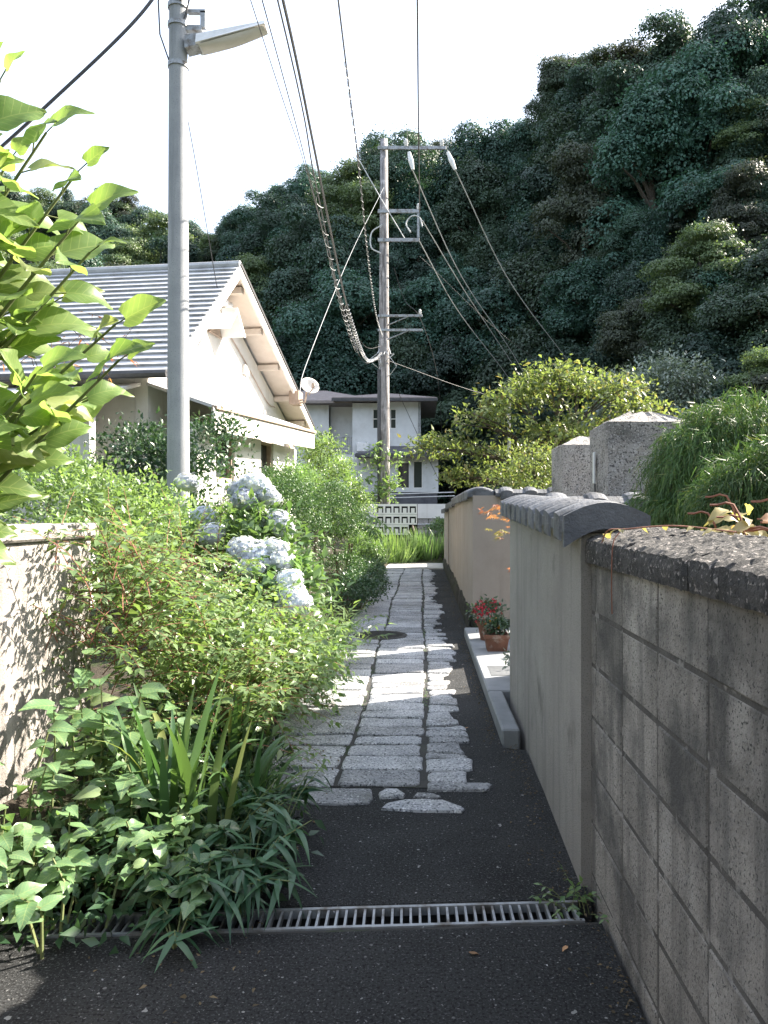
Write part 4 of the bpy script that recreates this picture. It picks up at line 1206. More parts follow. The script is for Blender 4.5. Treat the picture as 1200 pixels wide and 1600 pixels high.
for (x, y, s, lab) in ((-2.3, 17.2, 1.0, 'light green young tree at the corner of the white house'), (-2.9, 20.5, 1.15, 'light green bushy tree behind the white house corner'), (-2.1, 22.6, .75, 'low lime bush left of the utility pole')):
    sv = [((-.3 * s, 0, 1.5 * s), (.6 * s, .6 * s, .6 * s)), ((.35 * s, 0, 1.9 * s), (.55 * s, .55 * s, .6 * s)), ((0, .1, 2.5 * s), (.45 * s, .45 * s, .5 * s)), ((.1, -.2, .9 * s), (.7 * s, .6 * s, .5 * s))]
    branchy_tree('garden_tree', lab, (x, y, .3), sv, 'l_lime', .085, 200, 26, .13, trunk_r=.06)

# ================================================================== LEFT-HAND PLANTING
# bright arching shrub spilling over the path edge
def base_main(i):
    x = random.uniform(-1.86, -1.0)
    return [x, random.uniform(4.1, 5.9), random.uniform(.1, 1.2 if x < -1.45 else (.75 if x < -1.2 else .5))]
def dir_main(i):
    return [random.uniform(-.55, 1.0), random.uniform(-.75, .35), random.uniform(.15, 1.1)]
A, st = shoots(430, base_main, dir_main, .60, 'l', .030, .066, droop=1.0, start=.12, spread=.9, updroop=.2, stem_r=.0035)
A1, st1 = shoots(110, lambda i: [random.uniform(-1.87, -1.5), random.uniform(3.8, 4.9), random.uniform(.7, 1.3)], lambda i: [random.uniform(-.5, .8), random.uniform(-.7, .4), random.uniform(.3, 1.2)], .5, 'l', .03, .066, droop=1.0, start=.12, spread=.9, updroop=.2, stem_r=.0035)
st.add(st1.v, st1.f)
A = cat_arr(A, A1)
A2 = clump_leaves([((-1.4, 5.0, .55), (.5, .9, .5)), ((-1.05, 5.7, .4), (.4, .7, .35))], 130, 26, .06, .10, shell=.6, zmin=.03)
shrub('arching_shrub', 'large bright green arching shrub spilling from garden wall over the path edge', 'shrub', (-1.35, 5.0, .05), cat_arr(A, A2), T_LEAF, M['l_lime'], st, M['redtwig'])
A, st = shoots(110, lambda i: [random.uniform(-1.25, -.95), random.uniform(5.4, 7.0), random.uniform(.05, .4)], lambda i: [random.uniform(.1, 1.0), random.uniform(-.6, .5), random.uniform(.05, .7)], .40, 'l', .032, .075, droop=.8, start=.15, stem_r=.003)
shrub('path_edge_shrub', 'glossy green low shrub leaning over the sunlit paving stones', 'shrub', (-1.0, 6.2, .05), A, T_LEAF, M['l_mid'], st, M['twig'])

# hydrangea: broad leaves and pale blue flower heads
hy = thing('hydrangea', 'hydrangea bush with pale blue mophead flowers beside the street pole', 'shrub', (-1.6, 7.6, 0))
HL = np.array([-1.6, 7.6, 0])
A = clump_leaves([((-1.7, 7.9, 1.0), (.5, .6, .62)), ((-1.35, 7.3, .65), (.42, .5, .5)), ((-2.0, 8.3, 1.0), (.5, .5, .6))], 190, 9, .13, .10, shell=.4, zmin=.05)
stuff(link('foliage', cloud('foliage', T_LEAF, A[0] - HL, A[1], A[2], A[3]), M['l_mid'], hy))
mb = MB()
for i in range(16): 
    a = random.uniform(0, 6.28); mb.tube([(0, 0, 0), (.25 * math.cos(a), .3 * math.sin(a), .5), (.4 * math.cos(a), .5 * math.sin(a), 1.1)], [.012, .009, .006], 4)
mb.build('stem', M['twig'], hy)
def mophead(seed):
    n = 150
    d = rand_dirs(n); d[:, 2] = np.where(d[:, 2] < -.4, -d[:, 2], d[:, 2])
    pos = d * (.112 + rng.normal(size=(n, 1)) * .009); pos[:, 2] *= .8
    P = []; D = []; N = []
    t1 = unit(np.cross(d, rng.normal(size=(n, 3)))); t2 = np.cross(d, t1)
    for k in range(4):
        a = k * math.pi / 2
        P.append(pos); D.append(t1 * math.cos(a) + t2 * math.sin(a) + d * .15); N.append(d + rng.normal(size=(n, 3)) * .15)
    tm = (np.array([(0, 0, 0), (.5, .55, .03), (0, 1, 0), (-.5, .55, .03)]), np.array([(0, 1, 2, 3)]))
    me = cloud('flower_head', tm, np.concatenate(P), np.concatenate(D), np.concatenate(N), .021)
    # solid heart of the head that every floret sits on
    V = np.empty(len(me.vertices) * 3, np.float32); me.vertices.foreach_get('co', V); V = V.reshape(-1, 3)
    Fq = np.arange(len(V)).reshape(-1, 4)
    rows, seg = 7, 12
    core = np.array([(.108 * math.cos(la) * math.cos(lo), .108 * math.cos(la) * math.sin(lo), .087 * math.sin(la)) for la in np.linspace(-1.45, 1.45, rows) for lo in np.linspace(0, 2 * math.pi, seg, endpoint=False)])
    cf = np.array([(i * seg + k, i * seg + (k + 1) % seg, (i + 1) * seg + (k + 1) % seg, (i + 1) * seg + k) for i in range(rows - 1) for k in range(seg)]) + len(V)
    return np_mesh('flower_head', np.concatenate([V, core]), np.concatenate([Fq, cf]))
heads = [mophead(k) for k in range(3)]
for h_ in heads: h_.materials.append(M['p_blue'])
for (x, y, z, s) in [(-1.92, 8.1, 1.76, 1.15), (-1.75, 8.0, 1.80, 1.2), (-1.62, 8.0, 1.70, 1.1), (-1.83, 7.9, 1.66, 1.1), (-1.50, 7.8, 1.45, 1.0), (-1.43, 7.75, 1.38, 1.0), (-1.68, 7.2, 1.18, 1.1), (-1.53, 7.2, 1.12, 1.2), (-1.40, 7.25, 1.16, 1.1), (-1.33, 7.2, 1.08, 1.0), (-1.58, 7.1, 1.02, 1.0), (-1.22, 7.0, .90, 1.0), (-1.17, 6.9, .78, 1.0), (-1.10, 6.85, .68, .95), (-2.25, 7.9, 1.48, 1.0), (-2.1, 7.6, 1.3, 1.1), (-2.6, 8.5, 1.85, 1.1), (-1.25, 7.0, .62, .9)]:
    link('flower_head', random.choice(heads), None, hy, (x + 1.6, y - 7.6, z), (random.uniform(-.4, .4), random.uniform(-.4, .4), random.uniform(0, 6)), (s * 1.18, s * 1.18, s * random.uniform(.95, 1.2)))

# clipped columnar shrubs and low dark shrub
def boxy(label, loc, vols, n, leaf=.035, mat_='l_box', per=32, sig=.06, cat='shrub', name='clipped_shrub'):
    A = clump_leaves(vols, n, per, leaf, sig, shell=.22, out=.8, up=.4, zmin=.02)
    mb = MB()
    for k in range(5):
        mb.tube([(loc[0] + random.uniform(-.1, .1), loc[1] + random.uniform(-.1, .1), loc[2]), (loc[0] + random.uniform(-.2, .2), loc[1], loc[2] + vols[0][0][2] * .7)], .015, 4)
    return shrub(name, label, cat, loc, A, T_LEAF, M[mat_], mb, M['twig'])
boxy('dense clipped green column shrub between the hydrangea and the path', (-1.85, 11, .1), [((-1.95, 11, 1.5), (.42, .45, .55)), ((-1.7, 10.9, 1.1), (.38, .42, .8)), ((-2.15, 11.2, 1.7), (.4, .4, .5)), ((-1.75, 10.8, .55), (.35, .4, .4))], 430)
boxy('smaller clipped rounded shrub with gaps next to the column shrub', (-1.3, 12.2, .1), [((-1.3, 12.2, 1.35), (.32, .35, .45)), ((-1.25, 12.1, .6), (.33, .35, .3)), ((-1.45, 12.4, 1.7), (.3, .3, .3))], 230)
boxy('low dark green mound shrub at the shady path edge', (-1.05, 12.0, 0), [((-1.05, 11.6, .25), (.36, .8, .36)), ((-1.0, 13.2, .25), (.33, .9, .38)), ((-1.1, 15, .25), (.33, 1.2, .34))], 380, .045, 'l_dark')
boxy('long low green shrub row lining the far part of path', (-1.2, 18, 0), [((-1.25, 17.5, .3), (.35, 1.2, .4)), ((-1.5, 19.5, .45), (.5, 1.2, .55))], 260, .055, 'l_mid')
boxy('sunny feathery green shrub behind the hydrangea', (-2.7, 12.8, .2), [((-2.6, 12.6, 1.5), (.6, .6, .6)), ((-3.1, 13.2, 1.4), (.6, .6, .6)), ((-2.2, 13.4, 1.7), (.55, .6, .6)), ((-2.4, 15, 1.8), (.6, .8, .7))], 420, .06, 'l_mid', 24, .10, name='feathery_shrub')
boxy('dark leafy shrub growing behind the grey street pole', (-3.5, 10.3, .2), [((-3.3, 10.2, 1.9), (.55, .45, .55)), ((-3.85, 10.4, 2.1), (.55, .4, .6)), ((-2.75, 10.3, 2.3), (.35, .4, .5)), ((-3.4, 10.1, 1.2), (.8, .5, .6))], 330, .075, 'l_dark', 24, .12, name='leafy_shrub')
boxy('pale lime weedy shrub behind the garden wall', (-3.2, 8.0, .2), [((-3.2, 8.2, 1.3), (.7, .6, .6)), ((-3.9, 8.4, 1.5), (.7, .6, .6)), ((-2.6, 7.8, 1.1), (.6, .6, .5)), ((-2.9, 6.6, 1.0), (.7, .7, .45)), ((-4.6, 9.0, 1.6), (.8, .6, .7))], 520, .065, 'l_lime', 24, .12, name='weedy_shrub')
boxy('mass of green shrubs below the white house wall', (-3.4, 10.5, .1), [((-3.0, 9.6, .8), (.8, .8, .6)), ((-2.3, 9.6, .8), (.6, .8, .6)), ((-4.2, 10.6, 1.0), (1.0, .8, .7))], 380, .07, 'l_mid', 22, .12, name='leafy_shrub')
# feather-leaved (palm-like) plants beside the far shrubs
def fern(label, loc, n, L, mat_='l_mid'):
    A, st = shoots(n, lambda i: [loc[0] + random.uniform(-.15, .15), loc[1] + random.uniform(-.15, .15), loc[2]], lambda i: [random.uniform(-1, 1), random.uniform(-1, 1), random.uniform(.3, 1.1)], L, 'l', L * .045, L * .26, droop=1.6, start=.25, spread=1.3, updroop=.5, whorl=2, stem_r=.008)
    shrub('feather_leaf_plant', label, 'plant', loc, A, T_LANCE, M[mat_], st, M['greenstem'])
fern('feather leaved plant arching above the clipped shrub', (-1.9, 14.5, 1.9), 12, .85)
fern('feather leaved plant drooping left of the utility pole', (-1.55, 17.5, 1.2), 14, .9)

# vine on the utility pole
A = clump_leaves([((-1.45, 25.8, 2.4), (.22, .22, .9)), ((-.95, 25.7, 2.2), (.22, .2, .8)), ((-1.55, 25.7, 3.3), (.2, .2, .7)),  ((-.85, 25.7, 3.2), (.14, .15, .5))], 52, 8, .19, .13, shell=.7)
mb = MB()
for k in range(5):
    a = k * 1.25
    mb.tube(catmull([(-1.3 + .22 * math.cos(a), 25.85 + .2 * math.sin(a), .6), (-1.3 + .22 * math.cos(a + 1), 25.85 + .2 * math.sin(a + 1), 2.0), (-1.3 + .22 * math.cos(a + 2.2), 25.85 + .2 * math.sin(a + 2), 3.7)], 4), .012, 4)
shrub('climbing_vine', 'heart leaved green vine climbing the foot of the utility pole', 'vine', (-1.3, 25.7, .6), A, T_LEAF, M['l_lime'], mb, M['greenstem'])

# grass tufts at the end of the lane
def tuft(label, loc, n, L, spread, mat_, width):
    a = rng.uniform(0, 6.28, n); q = rng.random(n) ** .5 * spread
    P = np.stack([loc[0] + q * np.cos(a), loc[1] + q * np.sin(a), np.full(n, loc[2])], 1)
    D = np.stack([np.cos(a) * .5, np.sin(a) * .5, np.full(n, 1.0)], 1) + rng.normal(size=(n, 3)) * .22
    N = -np.stack([np.cos(a), np.sin(a), np.full(n, -.5)], 1) * -1 + rng.normal(size=(n, 3)) * .2
    S = L * rng.uniform(.55, 1.15, n)
    return shrub('grass_tuft', label, 'grass', loc, (P, D, N, S), T_BLADE, M[mat_], width=width * np.ones(n))
tuft('tall pale green grass clump at the end of path under screen blocks', (-.85, 24.0, .05), 420, 1.0, .8, 'l_lime', .035)
tuft('darker iris like grass clump at the lane end by the tan wall', (.25, 24.2, .05), 220, .95, .45, 'l_mid', .04)
tuft('grass clump at the path end beside the dark mound shrub', (-1.5, 22.8, .05), 260, .9, .5, 'l_mid', .035)
boxy('small green bush at the lane end behind the tan wall', (.55, 26, .3), [((.6, 26, .9), (.4, .4, .45)), ((1.0, 26.3, .8), (.5, .4, .4))], 120, .08, 'l_mid', 20, .1)
tuft('grass fringe growing on top behind the tan wall', (2.6, 13, .5), 200, 1.45, .8, 'l_mid', .03)

# foreground: broad leaved ground plants (each leaf its own part)
def ovate(t): return .34 * (math.sin(math.pi * min(1, t * .96 + .04) ** .72)) * (1 - .25 * t) + .004
def heart(t): return .40 * max(0.0, math.sin(math.pi * min(1, t * .95 + .05) ** .62)) ** .72 * (1 - .1 * t) + .004
def lance(t): return .075 * math.sin(math.pi * min(1, t * .97 + .03) ** .6)
def strap(t): return .032 * min(1, .55 + t * 2) * (1 - t ** 4)
BROAD = [leaf_mesh('leaf', ovate, 6, 2, .22, .22 + .1 * k, .04, 1.0, k) for k in range(4)]
for b in BROAD: b.materials.append(M['l_broad'])
def broad_plant(label, loc, h, n_stem, per, L, spread, name='broad_leaf_plant'):
    t = thing(name, label, 'plant', loc)
    mb = MB()
    for s in range(n_stem):
        a = random.uniform(0, 6.28); q = spread * math.sqrt(random.random())
        b = Vector((q * math.cos(a) * .55, q * math.sin(a) * .55, 0)); e = Vector((q * math.cos(a), q * math.sin(a), h * random.uniform(.6, 1.1)))
        mid = (b + e) / 2 + Vector((random.uniform(-.04, .04), random.uniform(-.04, .04), .05))
        mb.tube([b, mid, e], [.006, .005, .003], 4, cap=False)
        for k in range(per):
            f = .3 + .7 * (k + 1) / per
            p = b.lerp(mid, f * 2) if f < .5 else mid.lerp(e, f * 2 - 1)
            aa = a + k * 2.4 + random.uniform(-.5, .5)
            d = Vector((math.cos(aa), math.sin(aa), random.uniform(-.25, .45)))
            n = Vector((.25 + random.uniform(-.3, .3), -.25 + random.uniform(-.3, .3), 1))
            sc = L * random.uniform(.6, 1.2)
            link('leaf', random.choice(BROAD), None, t, p, rot_to(d, n), (sc, sc, sc))
    mb.build('stem', M['greenstem'], t)
    return t
broad_plant('pale broad leaved plant in sun against the garden wall', (-1.55, 3.55, .05), .72, 11, 6, .135, .28)
broad_plant('broad leaved plant with tall stems beside the sword leaves', (-1.25, 3.35, .03), .50, 10, 6, .115, .26)
broad_plant('broad leaved plant spilling beside the drain channel end', (-1.5, 2.95, .02), .40, 12, 6, .10, .26)
broad_plant('low broad leaved plant under the arching shrub', (-1.3, 4.1, .03), .45, 9, 6, .11, .28)
broad_plant('large leaved plant rising beside the tree trunk by the wall', (-1.75, 3.1, .02), .62, 10, 6, .12, .25)
broad_plant('low leafy plant spreading over the left end of the drain', (-1.25, 2.72, .0), .26, 10, 6, .09, .24)
broad_plant('leafy plant between the drain and dwarf bamboo', (-.98, 3.08, .01), .30, 10, 6, .09, .22)
broad_plant('heart leaved plant creeping at the near foot of garden wall', (-1.62, 2.6, .0), .35, 10, 6, .10, .22)
# ivy carpet and litter beneath
A = clump_leaves([((-1.35, 3.3, .08), (.45, .5, .20)), ((-.95, 3.5, .05), (.35, .5, .14)), ((-1.55, 2.85, .05), (.35, .2, .15)), ((-1.15, 2.85, .0), (.38, .22, .16)), ((-.85, 2.95, .0), (.30, .22, .14)), ((-.72, 3.35, .0), (.18, .4, .14)), ((-1.0, 4.4, .05), (.18, .6, .16)), ((-1.4, 4.3, .15), (.5, .6, .3))], 520, 7, .062, .06, shell=.5, zmin=.012)
mb = MB()
for k in range(14): mb.tube(catmull([(random.uniform(-1.6, -.9), random.uniform(2.8, 4), .03), (random.uniform(-1.6, -.9), random.uniform(2.8, 4), .10), (random.uniform(-1.6, -.9), random.uniform(2.8, 4), .04)], 4), .004, 4)
shrub('ivy_carpet', 'dark ivy carpet trailing over the ground along the path edge', 'ivy', (-1.2, 3.4, .02), A, T_LEAF, M['l_dark'], mb, M['twig'])
A, st = shoots(80, lambda i: [random.uniform(-1.75, -.75), random.uniform(2.9, 4.6), .03], lambda i: [random.uniform(-.6, .8), random.uniform(-.8, .4), random.uniform(.3, 1.2)], .34, 'l', .03, .06, droop=.8, start=.2, stem_r=.003)
shrub('mixed_weeds', 'mixed small leaved weeds filling gaps among the broad leaved plants', 'weeds', (-1.25, 3.6, .03), A, T_LEAF, M['l_mid'], st, M['greenstem'])

# sword-leaved plants
def curved_strap(L, W, bend, seed):
    r = random.Random(seed)
    vs = []; fs = []
    n = 10; ang = R(82); y = z = 0.0
    for i in range(n + 1):
        t = i / n
        w = W * min(1, .5 + t * 2.2) * (1 - t ** 3.2) + .0012
        vs += [(-w, y, z + w * .35), (0, y, z), (w, y, z + w * .35)]
        a = ang - bend * t * t
        y += math.cos(a) * L / n; z += math.sin(a) * L / n
    for i in range(n):
        for k in range(2):
            p = i * 3 + k; fs.append((p, p + 1, p + 4, p + 3))
    return MB().add(vs, fs).mesh('leaf', True)
STRAPS = [curved_strap(.62, .017, R(b), k) for k, b in enumerate((35, 75, 110, 140, 95, 20))]
for s_ in STRAPS: s_.materials.append(M['l_strap'])
def sword_plant(label, loc, n, sc, spread=.1, dirbias=None):
    t = thing('sword_leaf_plant', label, 'plant', loc)
    for i in range(n):
        a = random.uniform(0, 6.28) if dirbias is None else random.gauss(dirbias, 1.1)
        q = random.random() * spread
        s = sc * random.uniform(.6, 1.15)
        link('leaf', random.choice(STRAPS), None, t, (q * math.cos(a), q * math.sin(a), 0), (0, random.uniform(-.15, .15), a - math.pi / 2), (s * random.uniform(.9, 1.3), s, s))
sword_plant('clump of long sword shaped leaves standing among broad leaves', (-1.12, 3.45, .03), 34, 1.05, .14)
sword_plant('dark sword leaved clump arching over the path stones', (-1.06, 4.2, .02), 48, .9, .18, -.3)
sword_plant('dark sword leaved clump at the near end of the stones', (-.82, 3.55, .02), 30, .8, .15, -.5)
sword_plant('dark green sword leaved clump under the glossy low shrub', (-1.14, 4.9, .02), 40, .8, .16, 0)
STRAIGHT = [curved_strap(.75, .022, R(b), 30 + k) for k, b in enumerate((12, 28, 60))]
for s_ in STRAIGHT: s_.materials.append(M['l_strap'])
_keep = STRAPS; STRAPS = STRAIGHT
sword_plant('few tall upright pale sword leaves rising above the broad leaves', (-1.10, 3.30, .03), 9, 1.05, .1)
sword_plant('few broad arching sword leaves bending over dwarf bamboo', (-.95, 3.35, .03), 7, .85, .1, -.8)
STRAPS = _keep
# dwarf bamboo sprays
SASA = [leaf_mesh('leaf', lance, 6, 1, .2, .15 + .2 * k, .0, 1.0, k) for k in range(3)]
for s_ in SASA: s_.materials.append(M['l_sasa'])
def sasa(label, loc, stems, h, L, lean=(0, 0)):
    t = thing('dwarf_bamboo', label, 'bamboo', loc)
    mb = MB()
    for s in range(stems):
        a = random.uniform(0, 6.28)
        e = Vector((math.cos(a) * h * .7 + lean[0], math.sin(a) * h * .7 + lean[1], h * random.uniform(.5, 1.1)))
        mb.tube([(0, 0, -.01), e * .5 + Vector((0, 0, .05)), e], [.004, .003, .002], 4, cap=False)
        for k in range(random.randint(5, 8)):
            f = .45 + .55 * k / 7
            aa = a + random.uniform(-1.5, 1.5) if k < 4 else random.uniform(0, 6.28)
            d = Vector((math.cos(aa), math.sin(aa), random.uniform(-.5, .35))); sc = L * random.uniform(.65, 1.2)
            link('leaf', random.choice(SASA), None, t, e * f + Vector((0, 0, .05 * (1 - abs(f * 2 - 1)))), rot_to(d, (random.uniform(-.3, .3), random.uniform(-.3, .3), 1)), (sc, sc, sc))
    mb.build('stem', M['greenstem'], t)
sasa('dwarf bamboo spray overhanging the drain grate', (-.70, 3.12, .01), 9, .26, .17, (.08, -.05))
sasa('dwarf bamboo spray leaning out above bare asphalt by the sword leaves', (-.66, 3.42, .01), 8, .30, .17, (.10, 0))
sasa('small dwarf bamboo tuft sprouting below the drain channel', (-.86, 2.66, .0), 5, .13, .14)
sasa('dwarf bamboo spray mixed in ivy left of the grate', (-1.02, 2.98, .01), 7, .24, .15)
sasa('dwarf bamboo spray covering the drain beside bare grating', (-.66, 2.95, .01), 10, .20, .17, (.06, -.03))
broad_plant('small leafy plant growing through the drain edge', (-.92, 2.84, .0), .20, 9, 6, .075, .2)
sasa('dwarf bamboo spray hanging over the middle of the drain', (-.78, 2.90, .01), 9, .20, .16, (.05, -.04))
sasa('dwarf bamboo spray arching from sword leaves toward the asphalt', (-.80, 3.75, .01), 10, .32, .19, (.06, 0))
sasa('dwarf bamboo spray sheltered between ivy and sword leaves', (-.85, 3.3, .01), 10, .32, .18, (.04, -.04))
A, st = shoots(50, lambda i: [random.uniform(-1.15, -.8), random.uniform(7.3, 9.2), .03], lambda i: [random.uniform(-.4, .6), random.uniform(-.5, .4), random.uniform(.6, 1.4)], .55, 'l', .04, .13, droop=.9, start=.3, stem_r=.004)
shrub('bamboo_grass', 'sunlit bamboo grass leaning over the manhole side of the path', 'bamboo', (-1.0, 8.2, .03), A, T_LANCE, M['l_lime'], st, M['greenstem'])
A, st = shoots(60, lambda i: [random.uniform(-1.3, -.9), random.uniform(6.4, 8.4), .03], lambda i: [random.uniform(-.3, .6), random.uniform(-.5, .4), random.uniform(.5, 1.3)], .5, 'l', .04, .10, droop=.9, start=.25, stem_r=.004)
shrub('leafy_weeds', 'green leafy weeds under the hydrangea flowers beside the path', 'weeds', (-1.1, 7.4, .03), A, T_LEAF, M['l_mid'], st, M['greenstem'])

# big-leaved tree reaching in from the left
BIG = [leaf_mesh('leaf', heart, 8, 3, .25, .12 + .12 * k, .05, 1.0, 20 + k) for k in range(4)]
for b in BIG: b.materials.append(M['l_big'])
bt = thing('big_leaf_tree', 'young tree with very large bright heart shaped leaves against the sky', 'tree', (-1.72, 2.62, 0))
BL = Vector((-1.72, 2.62, 0))
MB().tube(catmull([(0, 0, -.1), (.03, 0, .6), (.0, -.03, 1.3), (-.05, -.05, 2.0), (.0, 0, 2.6)], 4), [.03] * 5 + [.026] * 4 + [.02] * 4 + [.014] * 4, 8).build('trunk', M['twig'], bt)
tips = [(-1.22, 2.40, 2.86, 2.2), (-1.10, 2.45, 2.72, 2.1), (-1.02, 2.5, 2.62, 1.9), (-.98, 2.45, 2.46, 1.8), (-.94, 2.4, 2.32, 1.7), (-.90, 2.5, 2.12, 1.5), (-.84, 2.38, 1.98, 1.3), (-1.06, 2.3, 1.92, 1.35), (-1.12, 2.35, 1.82, 1.3), (-1.15, 2.6, 2.22, 1.8), (-1.2, 2.75, 2.05, 1.6), (-1.05, 2.65, 1.9, 1.5), (-1.25, 2.3, 2.55, 2.0), (-1.22, 2.55, 1.90, 1.5), (-1.3, 2.5, 2.35, 1.9), (-1.3, 2.6, 2.7, 2.1)]
mb = MB()
for (x, y, z, zb) in tips:
    x -= .10
    b = Vector((0, 0, zb)); e = Vector((x, y, z)) - BL
    mid = (b + e) / 2 + Vector((0, 0, .02))
    pp = catmull([b, mid, e], 5)
    mb.tube(pp, [.010 - .006 * i / (len(pp) - 1) for i in range(len(pp))], 5, cap=False)
    nL = 11
    dirn = (e - b).normalized()
    for k in range(nL):
        f = .2 + .8 * k / (nL - 1)
        p = pp[min(len(pp) - 1, int(f * (len(pp) - 1)))]
        side = dirn.cross(Vector((0, 0, 1))).normalized() * (1 if k % 2 else -1)
        d = dirn * random.uniform(.3, .9) + side * random.uniform(.4, .9) + Vector((.25, -.1, random.uniform(-.55, .25)))
        if k == nL - 1: d = dirn + Vector((.1, 0, -.2))
        n = Vector((.3 + random.uniform(-.45, .45), -.75 + random.uniform(-.4, .4), .65))
        sc = .185 * random.uniform(.55, 1.15) * (1 if k < nL - 1 else .7)
        d.normalize()
        pe = p + d * .04
        mb.tube([p, pe], .0025, 4, cap=False)
        link('leaf', random.choice(BIG), None, bt, pe, rot_to(d, n), (sc, sc, sc))
mb.build('branch', M['greenstem'], bt)
A, st = shoots(24, lambda i: [-4.3 + random.uniform(-.6, .8), 9.0 + random.uniform(-.3, .3), 3.0 + random.uniform(0, .8)], lambda i: [random.uniform(-.5, .8), random.uniform(-.5, .5), random.uniform(-.2, .9)], .5, 'l', .06, .10, droop=.6, start=.3, stem_r=.006)
A0, st0 = shoots(1, lambda i: [-4.3, 9.0, .2], lambda i: [0, 0, 1], 3.0, 'l', .5, .1, droop=0, start=.9, stem_r=.04)
st.add(st0.v, st0.f)
shrub('red_flowered_shrub', 'shrub with small red sprays in front of the tiled roof', 'shrub', (-4.3, 9.0, .2), A, T_LANCE, M['l_red'], st, M['twig'])

# ================================================================== RIGHT-HAND PLANTING
# weeping feathery conifer
def weeping(vols, n, per, L):
    w = np.array([v[1][0] * v[1][2] for v in vols]); ids = rng.choice(len(vols), n, p=w / w.sum())
    C = np.array([v[0] for v in vols])[ids]; RR = np.array([v[1] for v in vols])[ids]
    d = rand_dirs(n); d[:, 2] = np.where(d[:, 2] < -.2, -d[:, 2], d[:, 2])
    s0 = C + RR * d * (rng.uniform(.62, 1.10, n) + .12 * np.sin(d[:, 0] * 7 + d[:, 2] * 9))[:, None]
    out = d * np.array([1, 1, .3])
    P = []; D = []; N = []; S = []
    for j in range(per):
        f = j / per
        dd = out * (1 - f) * .9 + np.array([0, 0, .25 - 1.5 * f]) + rng.normal(size=(n, 3)) * .10
        p = s0 + out * .10 * f + np.array([0, 0, 1]) * (.04 * f - .16 * f * f)[..., None] if False else s0 + out * (.12 * f) + np.array([0, 0, .05 * f - .22 * f * f])
        P.append(p + rng.normal(size=(n, 3)) * .012); D.append(dd * 1.2 + rng.normal(size=(n, 3)) * .30 + np.array([0, 0, -.35])); N.append(rng.normal(size=(n, 3)) + out); S.append(L * rng.uniform(.5, 1.2, n))
    return np.concatenate(P), np.concatenate(D), np.concatenate(N), np.concatenate(S)
def conifer(label, loc, vols, n):
    A = weeping(vols, n, 11, .08)
    t = shrub('weeping_conifer', label, 'conifer', loc, A, T_NEEDLE, M['l_conifer'], width=.006 * np.ones(len(A[0])))
    L = np.array(loc)
    m = MB()
    m.tube([(0, 0, -.1), (.03, 0, .6), (0, .02, 1.3)], [.05, .04, .02], 7)
    for v in vols: m.tube([(0, 0, .7), tuple((np.array(v[0]) - L))], [.025, .008], 5)
    m.build('trunk', M['bark'], t)
    V = np.array([v[0] for v in vols]); 
    A = clump_leaves([(v[0], tuple(np.array(v[1]) * .7)) for v in vols], 240, 22, .06, .07, shell=.5)
    stuff(link('inner_foliage', cloud('inner_foliage', T_LANCE, A[0] - L, A[1], A[2], A[3]), M['l_conifer'], t))
conifer('drooping feathery conifer standing behind the block wall beside the granite gatepost', (1.95, 4.75, .35), [((1.80, 4.75, 1.78), (.34, .34, .31)), ((2.05, 4.85, 1.90), (.40, .38, .34)), ((1.9, 4.8, 1.5), (.48, .42, .38)), ((2.35, 4.9, 1.75), (.4, .4, .4)), ((1.68, 4.7, 1.52), (.22, .26, .26))], 5200)
conifer('smaller drooping feathery conifer in front of the taller one', (1.86, 3.95, .35), [((1.80, 3.95, 1.55), (.34, .32, .30)), ((2.05, 4.0, 1.6), (.36, .34, .30)), ((1.85, 3.95, 1.28), (.38, .34, .30))], 3800)
# creeper with yellow and reddish leaves on the block wall
CR = [leaf_mesh('leaf', ovate, 5, 2, .2, .3 + .1 * k, .06, 1.0, 50 + k) for k in range(3)]
for c_ in CR: c_.materials.append(M['l_creeper'])
cr = thing('creeper', 'creeper with yellow and orange leaves climbing behind the block wall', 'vine', (1.1, 2.5, .35))
mb = MB()
for k in range(16):
    x = random.uniform(-.12, .34); y = random.uniform(-.40, .40); h = random.uniform(1.06, 1.18)
    b = Vector((x * .5, y * .5, -.02)); e = Vector((x, y, h))
    mb.tube(catmull([b, (b + e) / 2 + Vector((.05, 0, .1)), e, e + Vector((-.08, .05, .04))], 4), .004, 4)
    for q in range(6):
        a = random.uniform(0, 6.28); d = Vector((math.cos(a), math.sin(a), random.uniform(-.5, .3)))
        sc = .075 * random.uniform(.6, 1.3)
        link('leaf', random.choice(CR), None, cr, e + Vector((random.uniform(-.06, .06), random.uniform(-.06, .06), random.uniform(-.07, .03))), rot_to(d, (random.uniform(-.5, .3), -.5, .8)), (sc, sc, sc))
mb.build('stem', M['redtwig'], cr)
ru = thing('creeper_runner', 'reddish creeper runner trailing over the rough wall coping', 'vine', (.70, 2.5, 1.42))
pp = catmull([(.22, -.25, .03), (.12, 0, .045), (.03, .25, .03), (-.02, .33, .02), (-.04, .36, -.06)], 6)
m = MB().tube(pp, .0028, 5)
m.tube(catmull([(-.02, .15, .02), (-.045, .14, -.02), (-.05, .14, -.15), (-.048, .14, -.26)], 4), .0025, 4)  # hanging stem added in place of a thin sunlit line
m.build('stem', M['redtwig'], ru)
for i, f in enumerate((.05, .12, .2, .3, .45, .55, .62, .8, .9, .97)):
    p = pp[int(f * (len(pp) - 1))]; a = random.uniform(0, 6.28); sc = random.uniform(.03, .055)
    link('leaf', random.choice(CR), M['l_creeper'], ru, p, rot_to((math.cos(a), math.sin(a), -.1), (-.3, -.2, 1)), (sc, sc, sc))

